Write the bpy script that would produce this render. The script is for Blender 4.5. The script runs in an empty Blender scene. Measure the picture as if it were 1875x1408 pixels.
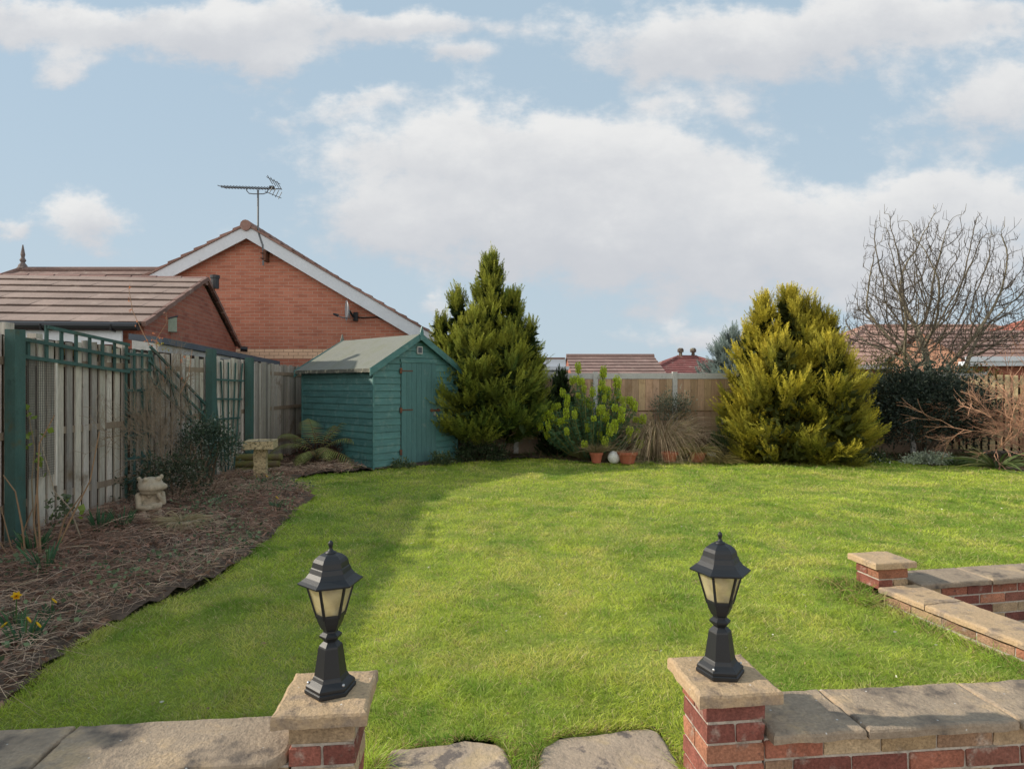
import bpy, math, random
import numpy as np
from mathutils import Vector, Matrix, noise as mnoise
R = math.radians
rng = np.random.default_rng(7)
random.seed(7)
scene = bpy.context.scene
COL = scene.collection
F, CX, CY, H = 1115.0, 937.5, 704.0, 1.5

def gp(x, y):                 # photo pixel -> point of the level lawn
    s = (y-CY)/H
    return ((x-CX)/s, F/s)
def pp(x, y, Y):              # photo pixel at a known depth -> 3D point
    return Vector(((x-CX)*Y/F, Y, H+(CY-y)*Y/F))

# ------------------------------------------------------------------ mesh helpers
class MB:
    def __init__(s): s.V=[]; s.Fs=[]; s.C=[]; s.n=0
    def add(s, V, faces, col=(1,1,1)):
        V=np.asarray(V,dtype=np.float64).reshape(-1,3)
        c=np.asarray(col,dtype=np.float64)
        if c.ndim==1: c=np.tile(c,(len(V),1))
        s.V.append(V); s.C.append(c)
        if isinstance(faces,np.ndarray): s.Fs.append(faces+s.n)
        else:
            by={}
            for f in faces: by.setdefault(len(f),[]).append(f)
            for k,fl in by.items(): s.Fs.append(np.array(fl,dtype=np.int64)+s.n)
        s.n+=len(V); return s
    def box(s, lo, hi, col=(1,1,1), jit=0.0, M=None):
        x0,y0,z0=lo; x1,y1,z1=hi
        V=np.array([(x0,y0,z0),(x1,y0,z0),(x1,y1,z0),(x0,y1,z0),(x0,y0,z1),(x1,y0,z1),(x1,y1,z1),(x0,y1,z1)],float)
        if jit: V+=rng.uniform(-jit,jit,V.shape)
        if M is not None: V=xf(M,V)
        return s.add(V,[(0,3,2,1),(4,5,6,7),(0,1,5,4),(1,2,6,5),(2,3,7,6),(3,0,4,7)],col)
    def bar(s, a, b, w, h, col=(1,1,1), up=(0,0,1)):
        a=np.array(a,float); b=np.array(b,float); d=b-a; L=np.linalg.norm(d); d/=L
        u=np.array(up,float); x=np.cross(d,u); 
        if np.linalg.norm(x)<1e-4: x=np.cross(d,np.array([1.,0,0]))
        x/=np.linalg.norm(x); z=np.cross(x,d)
        o=[(-w/2,-h/2),(w/2,-h/2),(w/2,h/2),(-w/2,h/2)]
        V=[a+x*p+z*q for p,q in o]+[b+x*p+z*q for p,q in o]
        return s.add(V,[(3,2,1,0),(4,5,6,7),(0,1,5,4),(1,2,6,5),(2,3,7,6),(3,0,4,7)],col)
    def tube(s, pts, rad, n=6, col=(1,1,1), cap=True):
        P=np.array(pts,float); k=len(P)
        rad=np.broadcast_to(np.asarray(rad,float),(k,))
        T=np.gradient(P,axis=0); T/=np.maximum(np.linalg.norm(T,axis=1,keepdims=True),1e-9)
        ref=np.array([0.,0,1]) if abs(T[0][2])<.9 else np.array([1.,0,0])
        V=[]; x=np.cross(T[0],ref); x/=np.linalg.norm(x)
        ang=np.arange(n)*2*math.pi/n
        for i in range(k):
            x=x-T[i]*np.dot(x,T[i]); x/=max(np.linalg.norm(x),1e-9); y=np.cross(T[i],x)
            V.append(P[i]+rad[i]*(np.cos(ang)[:,None]*x+np.sin(ang)[:,None]*y))
        V=np.concatenate(V)
        i0=np.arange(n); i1=(i0+1)%n
        fs=np.concatenate([np.stack([j*n+i0,j*n+i1,(j+1)*n+i1,(j+1)*n+i0],1) for j in range(k-1)])
        s.add(V,fs,col)
        if cap:
            s.Fs.append(np.array([list(range(n-1,-1,-1))])+s.n-len(V))
            s.Fs.append(np.array([list(range(n))])+s.n-n)
        return s
    def lathe(s, prof, n=6, rot=0.0, c=(0,0,0), col=(1,1,1), capb=True, capt=True):
        ang=np.arange(n)*2*math.pi/n+rot
        V=np.concatenate([np.stack([c[0]+r*np.sin(ang),c[1]-r*np.cos(ang),np.full(n,c[2]+z)],1) for r,z in prof])
        i0=np.arange(n); i1=(i0+1)%n; k=len(prof)
        fs=np.concatenate([np.stack([j*n+i0,j*n+i1,(j+1)*n+i1,(j+1)*n+i0],1) for j in range(k-1)])
        s.add(V,fs,col)
        if capb: s.Fs.append(np.array([list(range(n-1,-1,-1))])+s.n-len(V))
        if capt: s.Fs.append(np.array([list(range(n))])+s.n-n)
        return s
    def prism(s, poly, lo, hi, axis=1, col=(1,1,1)):   # poly: (a,b) points extruded along axis
        n=len(poly); V=[]
        for t in (lo,hi):
            for a,b in poly:
                V.append((a,t,b) if axis==1 else ((t,a,b) if axis==0 else (a,b,t)))
        fs=[tuple(range(n)),tuple(range(2*n-1,n-1,-1))]+[(i,i+n,(i+1)%n+n,(i+1)%n) for i in range(n)]
        return s.add(V,fs,col)
    def sphere(s, c, r, nu=12, nv=8, col=(1,1,1)):
        r=np.broadcast_to(np.asarray(r,float),(3,)); c=np.array(c,float)
        V=[c+r*np.array((0,0,-1))]
        for j in range(1,nv):
            t=-math.pi/2+math.pi*j/nv
            for i in range(nu):
                a=2*math.pi*i/nu
                V.append(c+r*np.array((math.cos(t)*math.cos(a),math.cos(t)*math.sin(a),math.sin(t))))
        V.append(c+r*np.array((0,0,1)))
        fs=[]
        for i in range(nu): fs.append((0,1+(i+1)%nu,1+i))
        for j in range(nv-2):
            for i in range(nu):
                a=1+j*nu+i; b=1+j*nu+(i+1)%nu; fs.append((a,b,b+nu,a+nu))
        o=1+(nv-2)*nu; t=len(V)-1
        for i in range(nu): fs.append((o+i,o+(i+1)%nu,t))
        return s.add(V,fs,col)

def xf(M,V):
    M=np.array(M); return V@M[:3,:3].T+M[:3,3]

def mesh_from(mb, name, smooth=False, uv=True, inv=None):
    V=np.concatenate(mb.V); C=np.concatenate(mb.C)
    if inv is not None: V=xf(inv,V)
    me=bpy.data.meshes.new(name)
    nl=sum(f.size for f in mb.Fs); npoly=sum(len(f) for f in mb.Fs)
    me.vertices.add(len(V)); me.vertices.foreach_set('co',V.astype(np.float32).ravel())
    me.loops.add(nl); me.polygons.add(npoly)
    idx=np.concatenate([f.ravel() for f in mb.Fs]).astype(np.int32)
    tot=np.concatenate([np.full(len(f),f.shape[1]) for f in mb.Fs]).astype(np.int32)
    st=np.concatenate([[0],np.cumsum(tot)[:-1]]).astype(np.int32)
    me.loops.foreach_set('vertex_index',idx)
    me.polygons.foreach_set('loop_start',st)
    me.polygons.foreach_set('use_smooth',np.full(npoly,bool(smooth)))
    me.update(calc_edges=True)
    a=me.color_attributes.new('col','FLOAT_COLOR','POINT')
    a.data.foreach_set('color',np.concatenate([C,np.ones((len(C),1))],1).astype(np.float32).ravel())
    if uv:
        nm=np.zeros(npoly*3,np.float32); me.polygons.foreach_get('normal',nm); nm=nm.reshape(-1,3)
        nv=np.repeat(nm,tot,axis=0); P=V[idx]
        an=np.abs(nv); out=np.zeros((nl,2))
        zx=(an[:,2]>.75)&(an[:,2]>=an[:,0]); xx=(~zx)&(an[:,0]>an[:,1]); yy=(~zx)&(~xx)
        out[zx]=P[zx][:,:2]; out[xx]=P[xx][:,1:3]
        out[yy]=P[yy][:,[0,2]]
        u=me.uv_layers.new(name='UVMap'); u.data.foreach_set('uv',out.astype(np.float32).ravel())
    return me

def obj(name, mb, m, parent=None, smooth=False, uv=True, label=None, world=False):
    inv=None
    if parent is not None and world:
        P=parent; Mx=Matrix.Identity(4)
        while P is not None:
            Mx=(Matrix.Translation(P.location)@P.rotation_euler.to_matrix().to_4x4())@Mx; P=P.parent
        inv=Mx.inverted()
    me=mesh_from(mb,name,smooth,uv,inv); me.materials.append(m)
    o=bpy.data.objects.new(name,me); COL.objects.link(o)
    if parent is not None: o.parent=parent
    if label: o['label']=label
    return o
def tag(o,label,cat,group=None,kind=None):
    if label: o['label']=label
    if cat: o['category']=cat
    if group: o['group']=group
    if kind: o['kind']=kind
    return o
def thing(name,label,cat,loc=(0,0,0),rz=0.0,group=None):
    o=bpy.data.objects.new(name,None); COL.objects.link(o)
    o.empty_display_size=.1
    o.location=loc; o.rotation_euler=(0,0,rz); return tag(o,label,cat,group)
def struct(name,mb,m,smooth=False): return tag(obj(name,mb,m,smooth=smooth),None,None,kind='structure')

def vnoise(x,y,sc,seed=0):    # smooth 2D value noise, numpy
    x=np.asarray(x)*sc; y=np.asarray(y)*sc
    r=np.random.default_rng(seed).random((64,64))
    xi=np.floor(x).astype(int); yi=np.floor(y).astype(int); fx=x-xi; fy=y-yi
    fx=fx*fx*(3-2*fx); fy=fy*fy*(3-2*fy)
    g=lambda a,b: r[a%64,b%64]
    return (g(xi,yi)*(1-fx)+g(xi+1,yi)*fx)*(1-fy)+(g(xi,yi+1)*(1-fx)+g(xi+1,yi+1)*fx)*fy
def inpoly(x,y,poly):
    ins=np.zeros(len(x),bool); n=len(poly)
    for i in range(n):
        x0,y0=poly[i]; x1,y1=poly[(i+1)%n]
        c=((y0>y)!=(y1>y))
        with np.errstate(divide='ignore',invalid='ignore'):
            t=(x1-x0)*(y-y0)/(y1-y0 if y1!=y0 else 1e-9)+x0
        ins^=c&(x<t)
    return ins
def unit(v): return v/np.maximum(np.linalg.norm(v,axis=-1,keepdims=True),1e-9)

def ribbons(mb,P,D,L,W,bend,col,seg=3,tipcol=None,side=None,taper=.85,shape=2.0,pw=2.0):
    n=len(P); L=np.broadcast_to(L,(n,)); W=np.broadcast_to(W,(n,))
    if side is None: side=np.cross(D,rng.normal(size=(n,3)))
    side=unit(side)
    col=np.broadcast_to(col,(n,3)); tip=col if tipcol is None else np.broadcast_to(tipcol,(n,3))
    V=np.zeros((n,seg+1,2,3)); C=np.zeros((n,seg+1,2,3))
    for j in range(seg+1):
        t=j/seg; c=P+D*(L*t)[:,None]+bend*t**pw
        w=(W*.5*(1-taper*t**shape))[:,None]
        V[:,j,0]=c-side*w; V[:,j,1]=c+side*w
        C[:,j,:]=(col*(1-t)+tip*t)[:,None,:]
    b=(np.arange(n)*(seg+1)*2)[:,None]
    fs=np.concatenate([b+np.array([[2*j,2*j+1,2*j+3,2*j+2]]) for j in range(seg)])
    mb.add(V.reshape(-1,3),fs,C.reshape(-1,3)); return mb
def kites(mb,P,D,L,W,col,tipcol=None,side=None,fat=.4):
    n=len(P); L=np.broadcast_to(L,(n,))[:,None]; W=np.broadcast_to(W,(n,))[:,None]
    D=unit(D)
    if side is None: side=np.cross(D,rng.normal(size=(n,3)))
    side=unit(side); col=np.broadcast_to(col,(n,3)); tip=col if tipcol is None else np.broadcast_to(tipcol,(n,3))
    V=np.stack([P,P+D*L*fat+side*W*.5,P+D*L,P+D*L*fat-side*W*.5],1)
    C=np.stack([col,col*.6+tip*.4,tip,col*.6+tip*.4],1)
    mb.add(V.reshape(-1,3),np.arange(4*n).reshape(n,4),C.reshape(-1,3)); return mb
def rdir(n): return unit(rng.normal(size=(n,3)))

# ------------------------------------------------------------------ materials
def NT(name):
    m=bpy.data.materials.new(name); m.use_nodes=True; nt=m.node_tree; nt.nodes.clear(); return m,nt
def nd(nt,t,**k):
    n=nt.nodes.new(t)
    for a,v in k.items():
        if a.startswith('_'): setattr(n,a[1:],v)
        else:
            key=a.replace('__',' ')
            s=n.inputs[int(key[1:])] if key[0]=='i' and key[1:].isdigit() else n.inputs[key]
            if hasattr(v,'is_linked') or hasattr(v,'links'): nt.links.new(v,s)
            else: s.default_value=(tuple(v)+(1,)) if (s.type=='RGBA' and len(v)==3) else v
    return n
def mix(nt,f,a,b,mode='MIX'):
    n=nt.nodes.new('ShaderNodeMix'); n.data_type='RGBA'; n.blend_type=mode
    for s,v in ((n.inputs[0],f),(n.inputs[6],a),(n.inputs[7],b)):
        if hasattr(v,'links'): nt.links.new(v,s)
        else: s.default_value=v if not isinstance(v,(tuple,list)) else tuple(v)+((1,) if len(v)==3 else ())
    return n.outputs[2]
def mth(nt,op,a,b=0.0,c=0.0):
    n=nt.nodes.new('ShaderNodeMath'); n.operation=op
    for i,v in enumerate((a,b,c)):
        if hasattr(v,'links'): nt.links.new(v,n.inputs[i])
        else: n.inputs[i].default_value=v
    return n.outputs[0]
def ramp(nt,f,lo,hi):
    n=nt.nodes.new('ShaderNodeMapRange'); n.interpolation_type='SMOOTHSTEP'
    nt.links.new(f,n.inputs[0]); n.inputs[1].default_value=lo; n.inputs[2].default_value=hi
    return n.outputs[0]
def noi(nt,vec,sc,det=4,rough=.6):
    return nd(nt,'ShaderNodeTexNoise',Vector=vec,Scale=sc,Detail=det,Roughness=rough).outputs[0]

def M(name, base=None, var=.35, ns=3.0, fine=.25, fs=60.0, rough=.8, bump=.3, bs=80.0, grain=None,
      alt=None, altf=(.5,.65), alts=2.0, spots=None, trans=0.0, spec=.3, metal=0.0, dark=None, coat=0.0):
    """general weathered surface; base None takes the vertex colour 'col'"""
    m,nt=NT(name)
    tc=nd(nt,'ShaderNodeTexCoord').outputs['Object']
    v=tc
    if grain: v=nd(nt,'ShaderNodeMapping',Vector=tc,Scale=grain).outputs[0]
    at=nd(nt,'ShaderNodeAttribute',_attribute_name='col').outputs['Color']
    c=at if base is None else mix(nt,1.0,tuple(base),at,'MULTIPLY')
    if alt: c=mix(nt,ramp(nt,noi(nt,tc,alts,5,.65),*altf),c,alt)
    n1=noi(nt,v,ns,5,.6); n2=noi(nt,v,fs,3,.6)
    k=mth(nt,'MULTIPLY_ADD',mth(nt,'SUBTRACT',n1,.5),var*2,1.0)
    k2=mth(nt,'MULTIPLY_ADD',mth(nt,'SUBTRACT',n2,.5),fine*2,1.0)
    c=mix(nt,1.0,c,nd(nt,'ShaderNodeCombineColor',Red=mth(nt,'MULTIPLY',k,k2),Green=mth(nt,'MULTIPLY',k,k2),Blue=mth(nt,'MULTIPLY',k,k2)).outputs[0],'MULTIPLY')
    if dark:   # colour, scale, lo, hi : grime patches
        c=mix(nt,ramp(nt,noi(nt,tc,dark[1],6,.7),dark[2],dark[3]),c,dark[0])
    if spots:  # colour, scale, radius
        vo=nd(nt,'ShaderNodeTexVoronoi',Vector=tc,Scale=spots[1])
        sel=ramp(nt,nd(nt,'ShaderNodeSeparateColor',Color=vo.outputs['Color']).outputs[0],.55,.6)
        w=mth(nt,'MULTIPLY',mth(nt,'SUBTRACT',1.0,ramp(nt,mth(nt,'ADD',vo.outputs['Distance'],mth(nt,'MULTIPLY',n2,.12)),spots[2],spots[2]+.08)),sel)
        c=mix(nt,w,c,spots[0])
    b=nd(nt,'ShaderNodeBsdfPrincipled',Base__Color=c,Roughness=rough,Metallic=metal)
    b.inputs['Specular IOR Level'].default_value=spec
    if coat: b.inputs['Coat Weight'].default_value=coat; b.inputs['Coat Roughness'].default_value=.35
    if bump:
        nb=noi(nt,v,bs,4,.7)
        bp=nd(nt,'ShaderNodeBump',Height=nb,Strength=bump,Distance=.01)
        nt.links.new(bp.outputs[0],b.inputs['Normal'])
    out=b.outputs[0]
    if trans:
        t=nd(nt,'ShaderNodeBsdfTranslucent',Color=c)
        x=nd(nt,'ShaderNodeMixShader',Fac=trans); nt.links.new(out,x.inputs[1]); nt.links.new(t.outputs[0],x.inputs[2]); out=x.outputs[0]
    o=nd(nt,'ShaderNodeOutputMaterial'); nt.links.new(out,o.inputs[0]); return m

def brick_mat(name,c1,c2,mortar,w=.225,h=.075,mort=.010,var=.3,dark=(.2,.08,.06)):
    m,nt=NT(name)
    uv=nd(nt,'ShaderNodeTexCoord').outputs['UV']; tc=nd(nt,'ShaderNodeTexCoord').outputs['Object']
    br=nd(nt,'ShaderNodeTexBrick',Vector=uv,Color1=c1,Color2=c2,Mortar=mortar,Scale=1.0)
    br.inputs['Mortar Size'].default_value=mort/2; br.inputs['Mortar Smooth'].default_value=.2
    br.inputs['Brick Width'].default_value=w; br.inputs['Row Height'].default_value=h; br.inputs['Bias'].default_value=-.1
    br.offset=.5
    c=br.outputs['Color']
    # each brick its own burn, plus soft weather stains
    wv=nd(nt,'ShaderNodeMapping',Vector=uv,Scale=(2.2,13.3,1)).outputs[0]
    c=mix(nt,mth(nt,'MULTIPLY',ramp(nt,noi(nt,wv,1.0,2,.5),.5,.75),.6),c,dark)
    n=noi(nt,tc,.7,5,.6); n3=noi(nt,tc,50,3,.6)
    k=mth(nt,'MULTIPLY_ADD',mth(nt,'ADD',mth(nt,'SUBTRACT',n,.5),mth(nt,'MULTIPLY',mth(nt,'SUBTRACT',n3,.5),.7)),var*2,1.0)
    c=mix(nt,1.0,c,nd(nt,'ShaderNodeCombineColor',Red=k,Green=k,Blue=k).outputs[0],'MULTIPLY')
    b=nd(nt,'ShaderNodeBsdfPrincipled',Base__Color=c,Roughness=.9)
    b.inputs['Specular IOR Level'].default_value=.2
    bp=nd(nt,'ShaderNodeBump',Height=mth(nt,'MULTIPLY_ADD',br.outputs['Fac'],-1.0,mth(nt,'MULTIPLY',n3,.4)),Strength=.6,Distance=.006)
    nt.links.new(bp.outputs[0],b.inputs['Normal'])
    o=nd(nt,'ShaderNodeOutputMaterial'); nt.links.new(b.outputs[0],o.inputs[0]); return m

MAT=dict(
 leaf=M('leaf',var=.25,ns=6,fine=.1,bump=0,rough=.55,trans=.3,spec=.35),
 grass=M('grass_blade',var=.15,ns=1.5,fine=0,bump=0,rough=.5,trans=.42,spec=.3),
 conifer=M('conifer_foliage',var=.3,ns=3,fine=.2,fs=25,bump=0,rough=.7,trans=.25,spec=.2),
 straw=M('straw',var=.3,ns=8,fine=.2,bump=0,rough=.8,trans=.15,spec=.2),
 bark=M('bark',var=.35,ns=12,fine=.4,fs=60,bump=.5,bs=50),
 twig=M('twig',var=.25,ns=9,fine=.2,bump=0,rough=.85),
 lawn=M('lawn_turf',(.20,.25,.035),var=.35,ns=1.3,fine=.5,fs=45,bump=.6,bs=60,alt=(.24,.19,.08),altf=(.55,.75),alts=8),
 soil=M('soil',(.115,.08,.058),var=.5,ns=2.5,fine=.5,fs=40,bump=1.0,bs=40,rough=.95),
 earth=M('earth',(.07,.085,.03),var=.4,ns=.3,fine=.4,fs=6,bump=.4,bs=10),
 patio=M('patio_paving',(.3,.25,.2),var=.3,ns=2,fine=.3,bump=.3),
 stone=M('sandstone',(.50,.36,.22),var=.35,ns=5,fine=.4,fs=90,bump=.9,bs=70,rough=.9,alt=(.27,.21,.16),altf=(.46,.66),alts=5,
         spots=((.62,.6,.56),28,.10),dark=((.14,.11,.085),7,.54,.70)),
 stone_grey=M('weathered_sandstone',(.33,.26,.19),var=.4,ns=4,fine=.45,fs=80,bump=1.0,bs=60,rough=.9,alt=(.42,.31,.195),altf=(.52,.68),alts=4,
         spots=((.62,.6,.57),24,.10),dark=((.12,.10,.085),5,.50,.68)),
 flag=M('flagstone',(.36,.285,.215),var=.35,ns=3.5,fine=.3,fs=70,bump=1.0,bs=22,rough=.9,alt=(.42,.32,.2),altf=(.5,.68),alts=4,dark=((.15,.125,.11),6,.52,.62)),
 brick=M('brick',var=.6,ns=11,fine=.75,fs=90,bump=1.0,bs=70,rough=.9,alt=(.44,.37,.31),altf=(.54,.74),alts=9,dark=((.10,.05,.045),11,.60,.75)),
 mortar=M('mortar',(.46,.41,.35),var=.3,ns=14,fine=.4,bump=.8,bs=60,rough=.95,dark=((.2,.17,.14),9,.5,.7)),
 lamp=M('black_paint',(.010,.0115,.014),var=.15,ns=8,fine=.25,fs=200,rough=.48,bump=.12,bs=300,spec=.5),
 bulb=M('bulb',(.9,.85,.7),var=.02,fine=0,bump=0,rough=.3),
 fence=M('silvered_timber',(.53,.485,.42),var=.5,ns=2.2,fine=.45,fs=14,grain=(9,9,.7),bump=.5,bs=30,rough=.9,alt=(.2,.15,.1),altf=(.55,.75),alts=2.5,dark=((.10,.10,.06),3,.62,.8)),
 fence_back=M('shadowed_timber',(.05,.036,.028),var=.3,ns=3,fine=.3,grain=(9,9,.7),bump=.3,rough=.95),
 larch=M('brown_timber',(.43,.30,.19),var=.3,ns=2,fine=.35,fs=10,grain=(8,8,.6),bump=.4,bs=25,rough=.85,alt=(.28,.18,.10),altf=(.5,.72),alts=3.0,dark=((.13,.085,.06),9,.58,.76)),
 pale=M('sunlit_timber',(.60,.50,.29),var=.3,ns=2,fine=.3,fs=12,grain=(8,8,.6),bump=.4,bs=25,rough=.85,alt=(.34,.27,.15),altf=(.5,.7),alts=4),
 green=M('green_paint',(.052,.108,.094),var=.45,ns=3,fine=.25,fs=40,grain=(3,3,.8),bump=.3,bs=40,rough=.6,alt=(.085,.085,.045),altf=(.54,.74),alts=4,dark=((.02,.04,.035),6,.6,.75)),
 shed=M('shed_green_paint',(.060,.165,.160),var=.42,ns=4,fine=.22,fs=25,grain=(.6,.6,4),bump=.3,bs=30,rough=.48,spec=.45,alt=(.11,.215,.20),altf=(.5,.68),alts=7,dark=((.035,.088,.088),4,.56,.74)),
 sheddoor=M('shed_door_paint',(.072,.165,.165),var=.3,ns=3,fine=.28,fs=20,grain=(5,5,.5),bump=.35,bs=30,rough=.6,alt=(.14,.2,.19),altf=(.6,.78),alts=5),
 felt=M('roof_felt',(.20,.21,.185),var=.25,ns=3,fine=.4,fs=90,bump=.8,bs=120,rough=.95,alt=(.17,.18,.145),altf=(.45,.65),alts=3),
 feltdark=M('felt_edge',(.11,.11,.09),var=.4,ns=14,fine=.4,bump=.4,rough=.95,alt=(.3,.29,.22),altf=(.5,.65),alts=10),
 rust=M('rusty_iron',(.10,.05,.035),var=.4,ns=20,fine=.4,bump=.3,rough=.8,alt=(.2,.07,.03),altf=(.5,.6),alts=30),
 steel=M('steel',(.55,.56,.57),var=.1,rough=.35,metal=.9,bump=0),
 tile=M('roof_tile',var=.3,ns=1.6,fine=.3,fs=30,bump=.4,bs=50,rough=.9,alt=(.34,.27,.23),altf=(.55,.75),alts=4),
 white=M('white_board',(.60,.64,.69),var=.12,ns=2,fine=.12,fs=20,bump=.1,rough=.6,dark=((.42,.43,.42),5,.58,.78)),
 black=M('black_plastic',(.012,.014,.018),var=.1,bump=0,rough=.4,spec=.5),
 slate=M('grey_felt_edge',(.085,.10,.125),var=.25,ns=6,fine=.3,bump=.2,rough=.7),
 concrete=M('concrete',(.46,.46,.44),var=.2,ns=6,fine=.3,bump=.4,rough=.9,dark=((.25,.25,.2),6,.55,.75)),
 terra=M('terracotta',(.36,.115,.065),var=.25,ns=12,fine=.3,bump=.2,rough=.85,alt=(.4,.22,.15),altf=(.6,.75),alts=12),
 ball=M('white_stone',(.70,.70,.67),var=.15,ns=10,fine=.25,bump=.5,rough=.85,alt=(.48,.47,.42),altf=(.5,.7),alts=9),
 reconst=M('cast_stone',(.40,.33,.24),var=.3,ns=14,fine=.35,fs=70,bump=.9,bs=60,rough=.95,dark=((.17,.16,.11),11,.5,.72)),
 sand=M('carved_sandstone',(.50,.40,.235),var=.5,ns=22,fine=.4,fs=60,bump=1.0,bs=30,rough=.95,dark=((.16,.13,.07),26,.50,.62)),
 log=M('mossy_log',(.17,.155,.055),var=.4,ns=8,fine=.4,bump=.7,bs=40,rough=.95,alt=(.13,.10,.06),altf=(.5,.65),alts=8),
 metal=M('aerial_metal',(.13,.14,.15),var=.15,bump=0,rough=.5,metal=.4),
 dish=M('dish_grey',(.42,.43,.44),var=.12,bump=0,rough=.5),
 boxgreen=M('birdbox_paint',(.30,.37,.30),var=.2,ns=9,fine=.25,bump=.3,rough=.8),
 petal=M('petal',var=.1,bump=0,rough=.6,trans=.25),
 water=M('birdbath_water',(.16,.19,.2),var=.05,fine=0,bump=.05,bs=12,rough=.06,spec=.6),
 wire=M('galvanised_wire',(.13,.12,.11),var=.2,bump=0,rough=.6,metal=.3),
 render=M('cream_render',(.6,.56,.48),var=.15,bump=.2),
 bungalow_brick=brick_mat('orange_red_brick',(.47,.19,.125),(.38,.14,.09),(.42,.31,.24),dark=(.27,.10,.07)),
 garage_brick=brick_mat('red_brick',(.38,.145,.10),(.31,.11,.08),(.33,.22,.17),dark=(.17,.06,.05)),
 orange_brick=brick_mat('bright_brick',(.36,.19,.125),(.31,.155,.10),(.42,.3,.22)),
 band_brick=brick_mat('cream_brick',(.74,.50,.34),(.68,.45,.30),(.24,.13,.10),dark=(.62,.42,.28)),
)
def glass_mat():
    m,nt=NT('frosted_amber_pane')
    tc=nd(nt,'ShaderNodeTexCoord').outputs['Object']
    n=noi(nt,tc,18,4,.6)
    c=mix(nt,ramp(nt,n,.4,.75),(.88,.82,.64),(.64,.58,.42))
    d=nd(nt,'ShaderNodeBsdfPrincipled',Base__Color=c,Roughness=.35); t=nd(nt,'ShaderNodeBsdfTranslucent',Color=c)
    x=nd(nt,'ShaderNodeMixShader',Fac=.5); nt.links.new(d.outputs[0],x.inputs[1]); nt.links.new(t.outputs[0],x.inputs[2])
    tr=nd(nt,'ShaderNodeBsdfTransparent',Color=(.95,.92,.78))
    y=nd(nt,'ShaderNodeMixShader',Fac=.60); nt.links.new(x.outputs[0],y.inputs[1]); nt.links.new(tr.outputs[0],y.inputs[2])
    o=nd(nt,'ShaderNodeOutputMaterial'); nt.links.new(y.outputs[0],o.inputs[0]); return m
MAT['pane']=glass_mat()
def window_mat():
    m,nt=NT('window_glass')
    b=nd(nt,'ShaderNodeBsdfPrincipled',Base__Color=(.12,.16,.16),Roughness=.08)
    o=nd(nt,'ShaderNodeOutputMaterial'); nt.links.new(b.outputs[0],o.inputs[0]); return m
MAT['window']=window_mat()

# ------------------------------------------------------------------ camera, sun, sky
cam=bpy.data.cameras.new('camera'); camo=bpy.data.objects.new('camera',cam); COL.objects.link(camo)
cam.sensor_fit='HORIZONTAL'; cam.sensor_width=36; cam.lens=36*F/1875; cam.clip_end=2000; cam.clip_start=.05
camo.location=(0,0,H); camo.rotation_euler=(R(90),0,0); scene.camera=camo
SUN_EL, SUN_A = R(28.8), R(5)
tosun=Vector((-math.cos(SUN_A)*math.cos(SUN_EL), math.sin(SUN_A)*math.cos(SUN_EL), math.sin(SUN_EL)))
sl=bpy.data.lights.new('sun','SUN'); so=bpy.data.objects.new('sun',sl); COL.objects.link(so)
sl.energy=5.0; sl.angle=R(.8); sl.color=(1,.90,.76); so.rotation_euler=tosun.to_track_quat('Z','Y').to_euler(); so.location=(-20,3,20)

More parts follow.
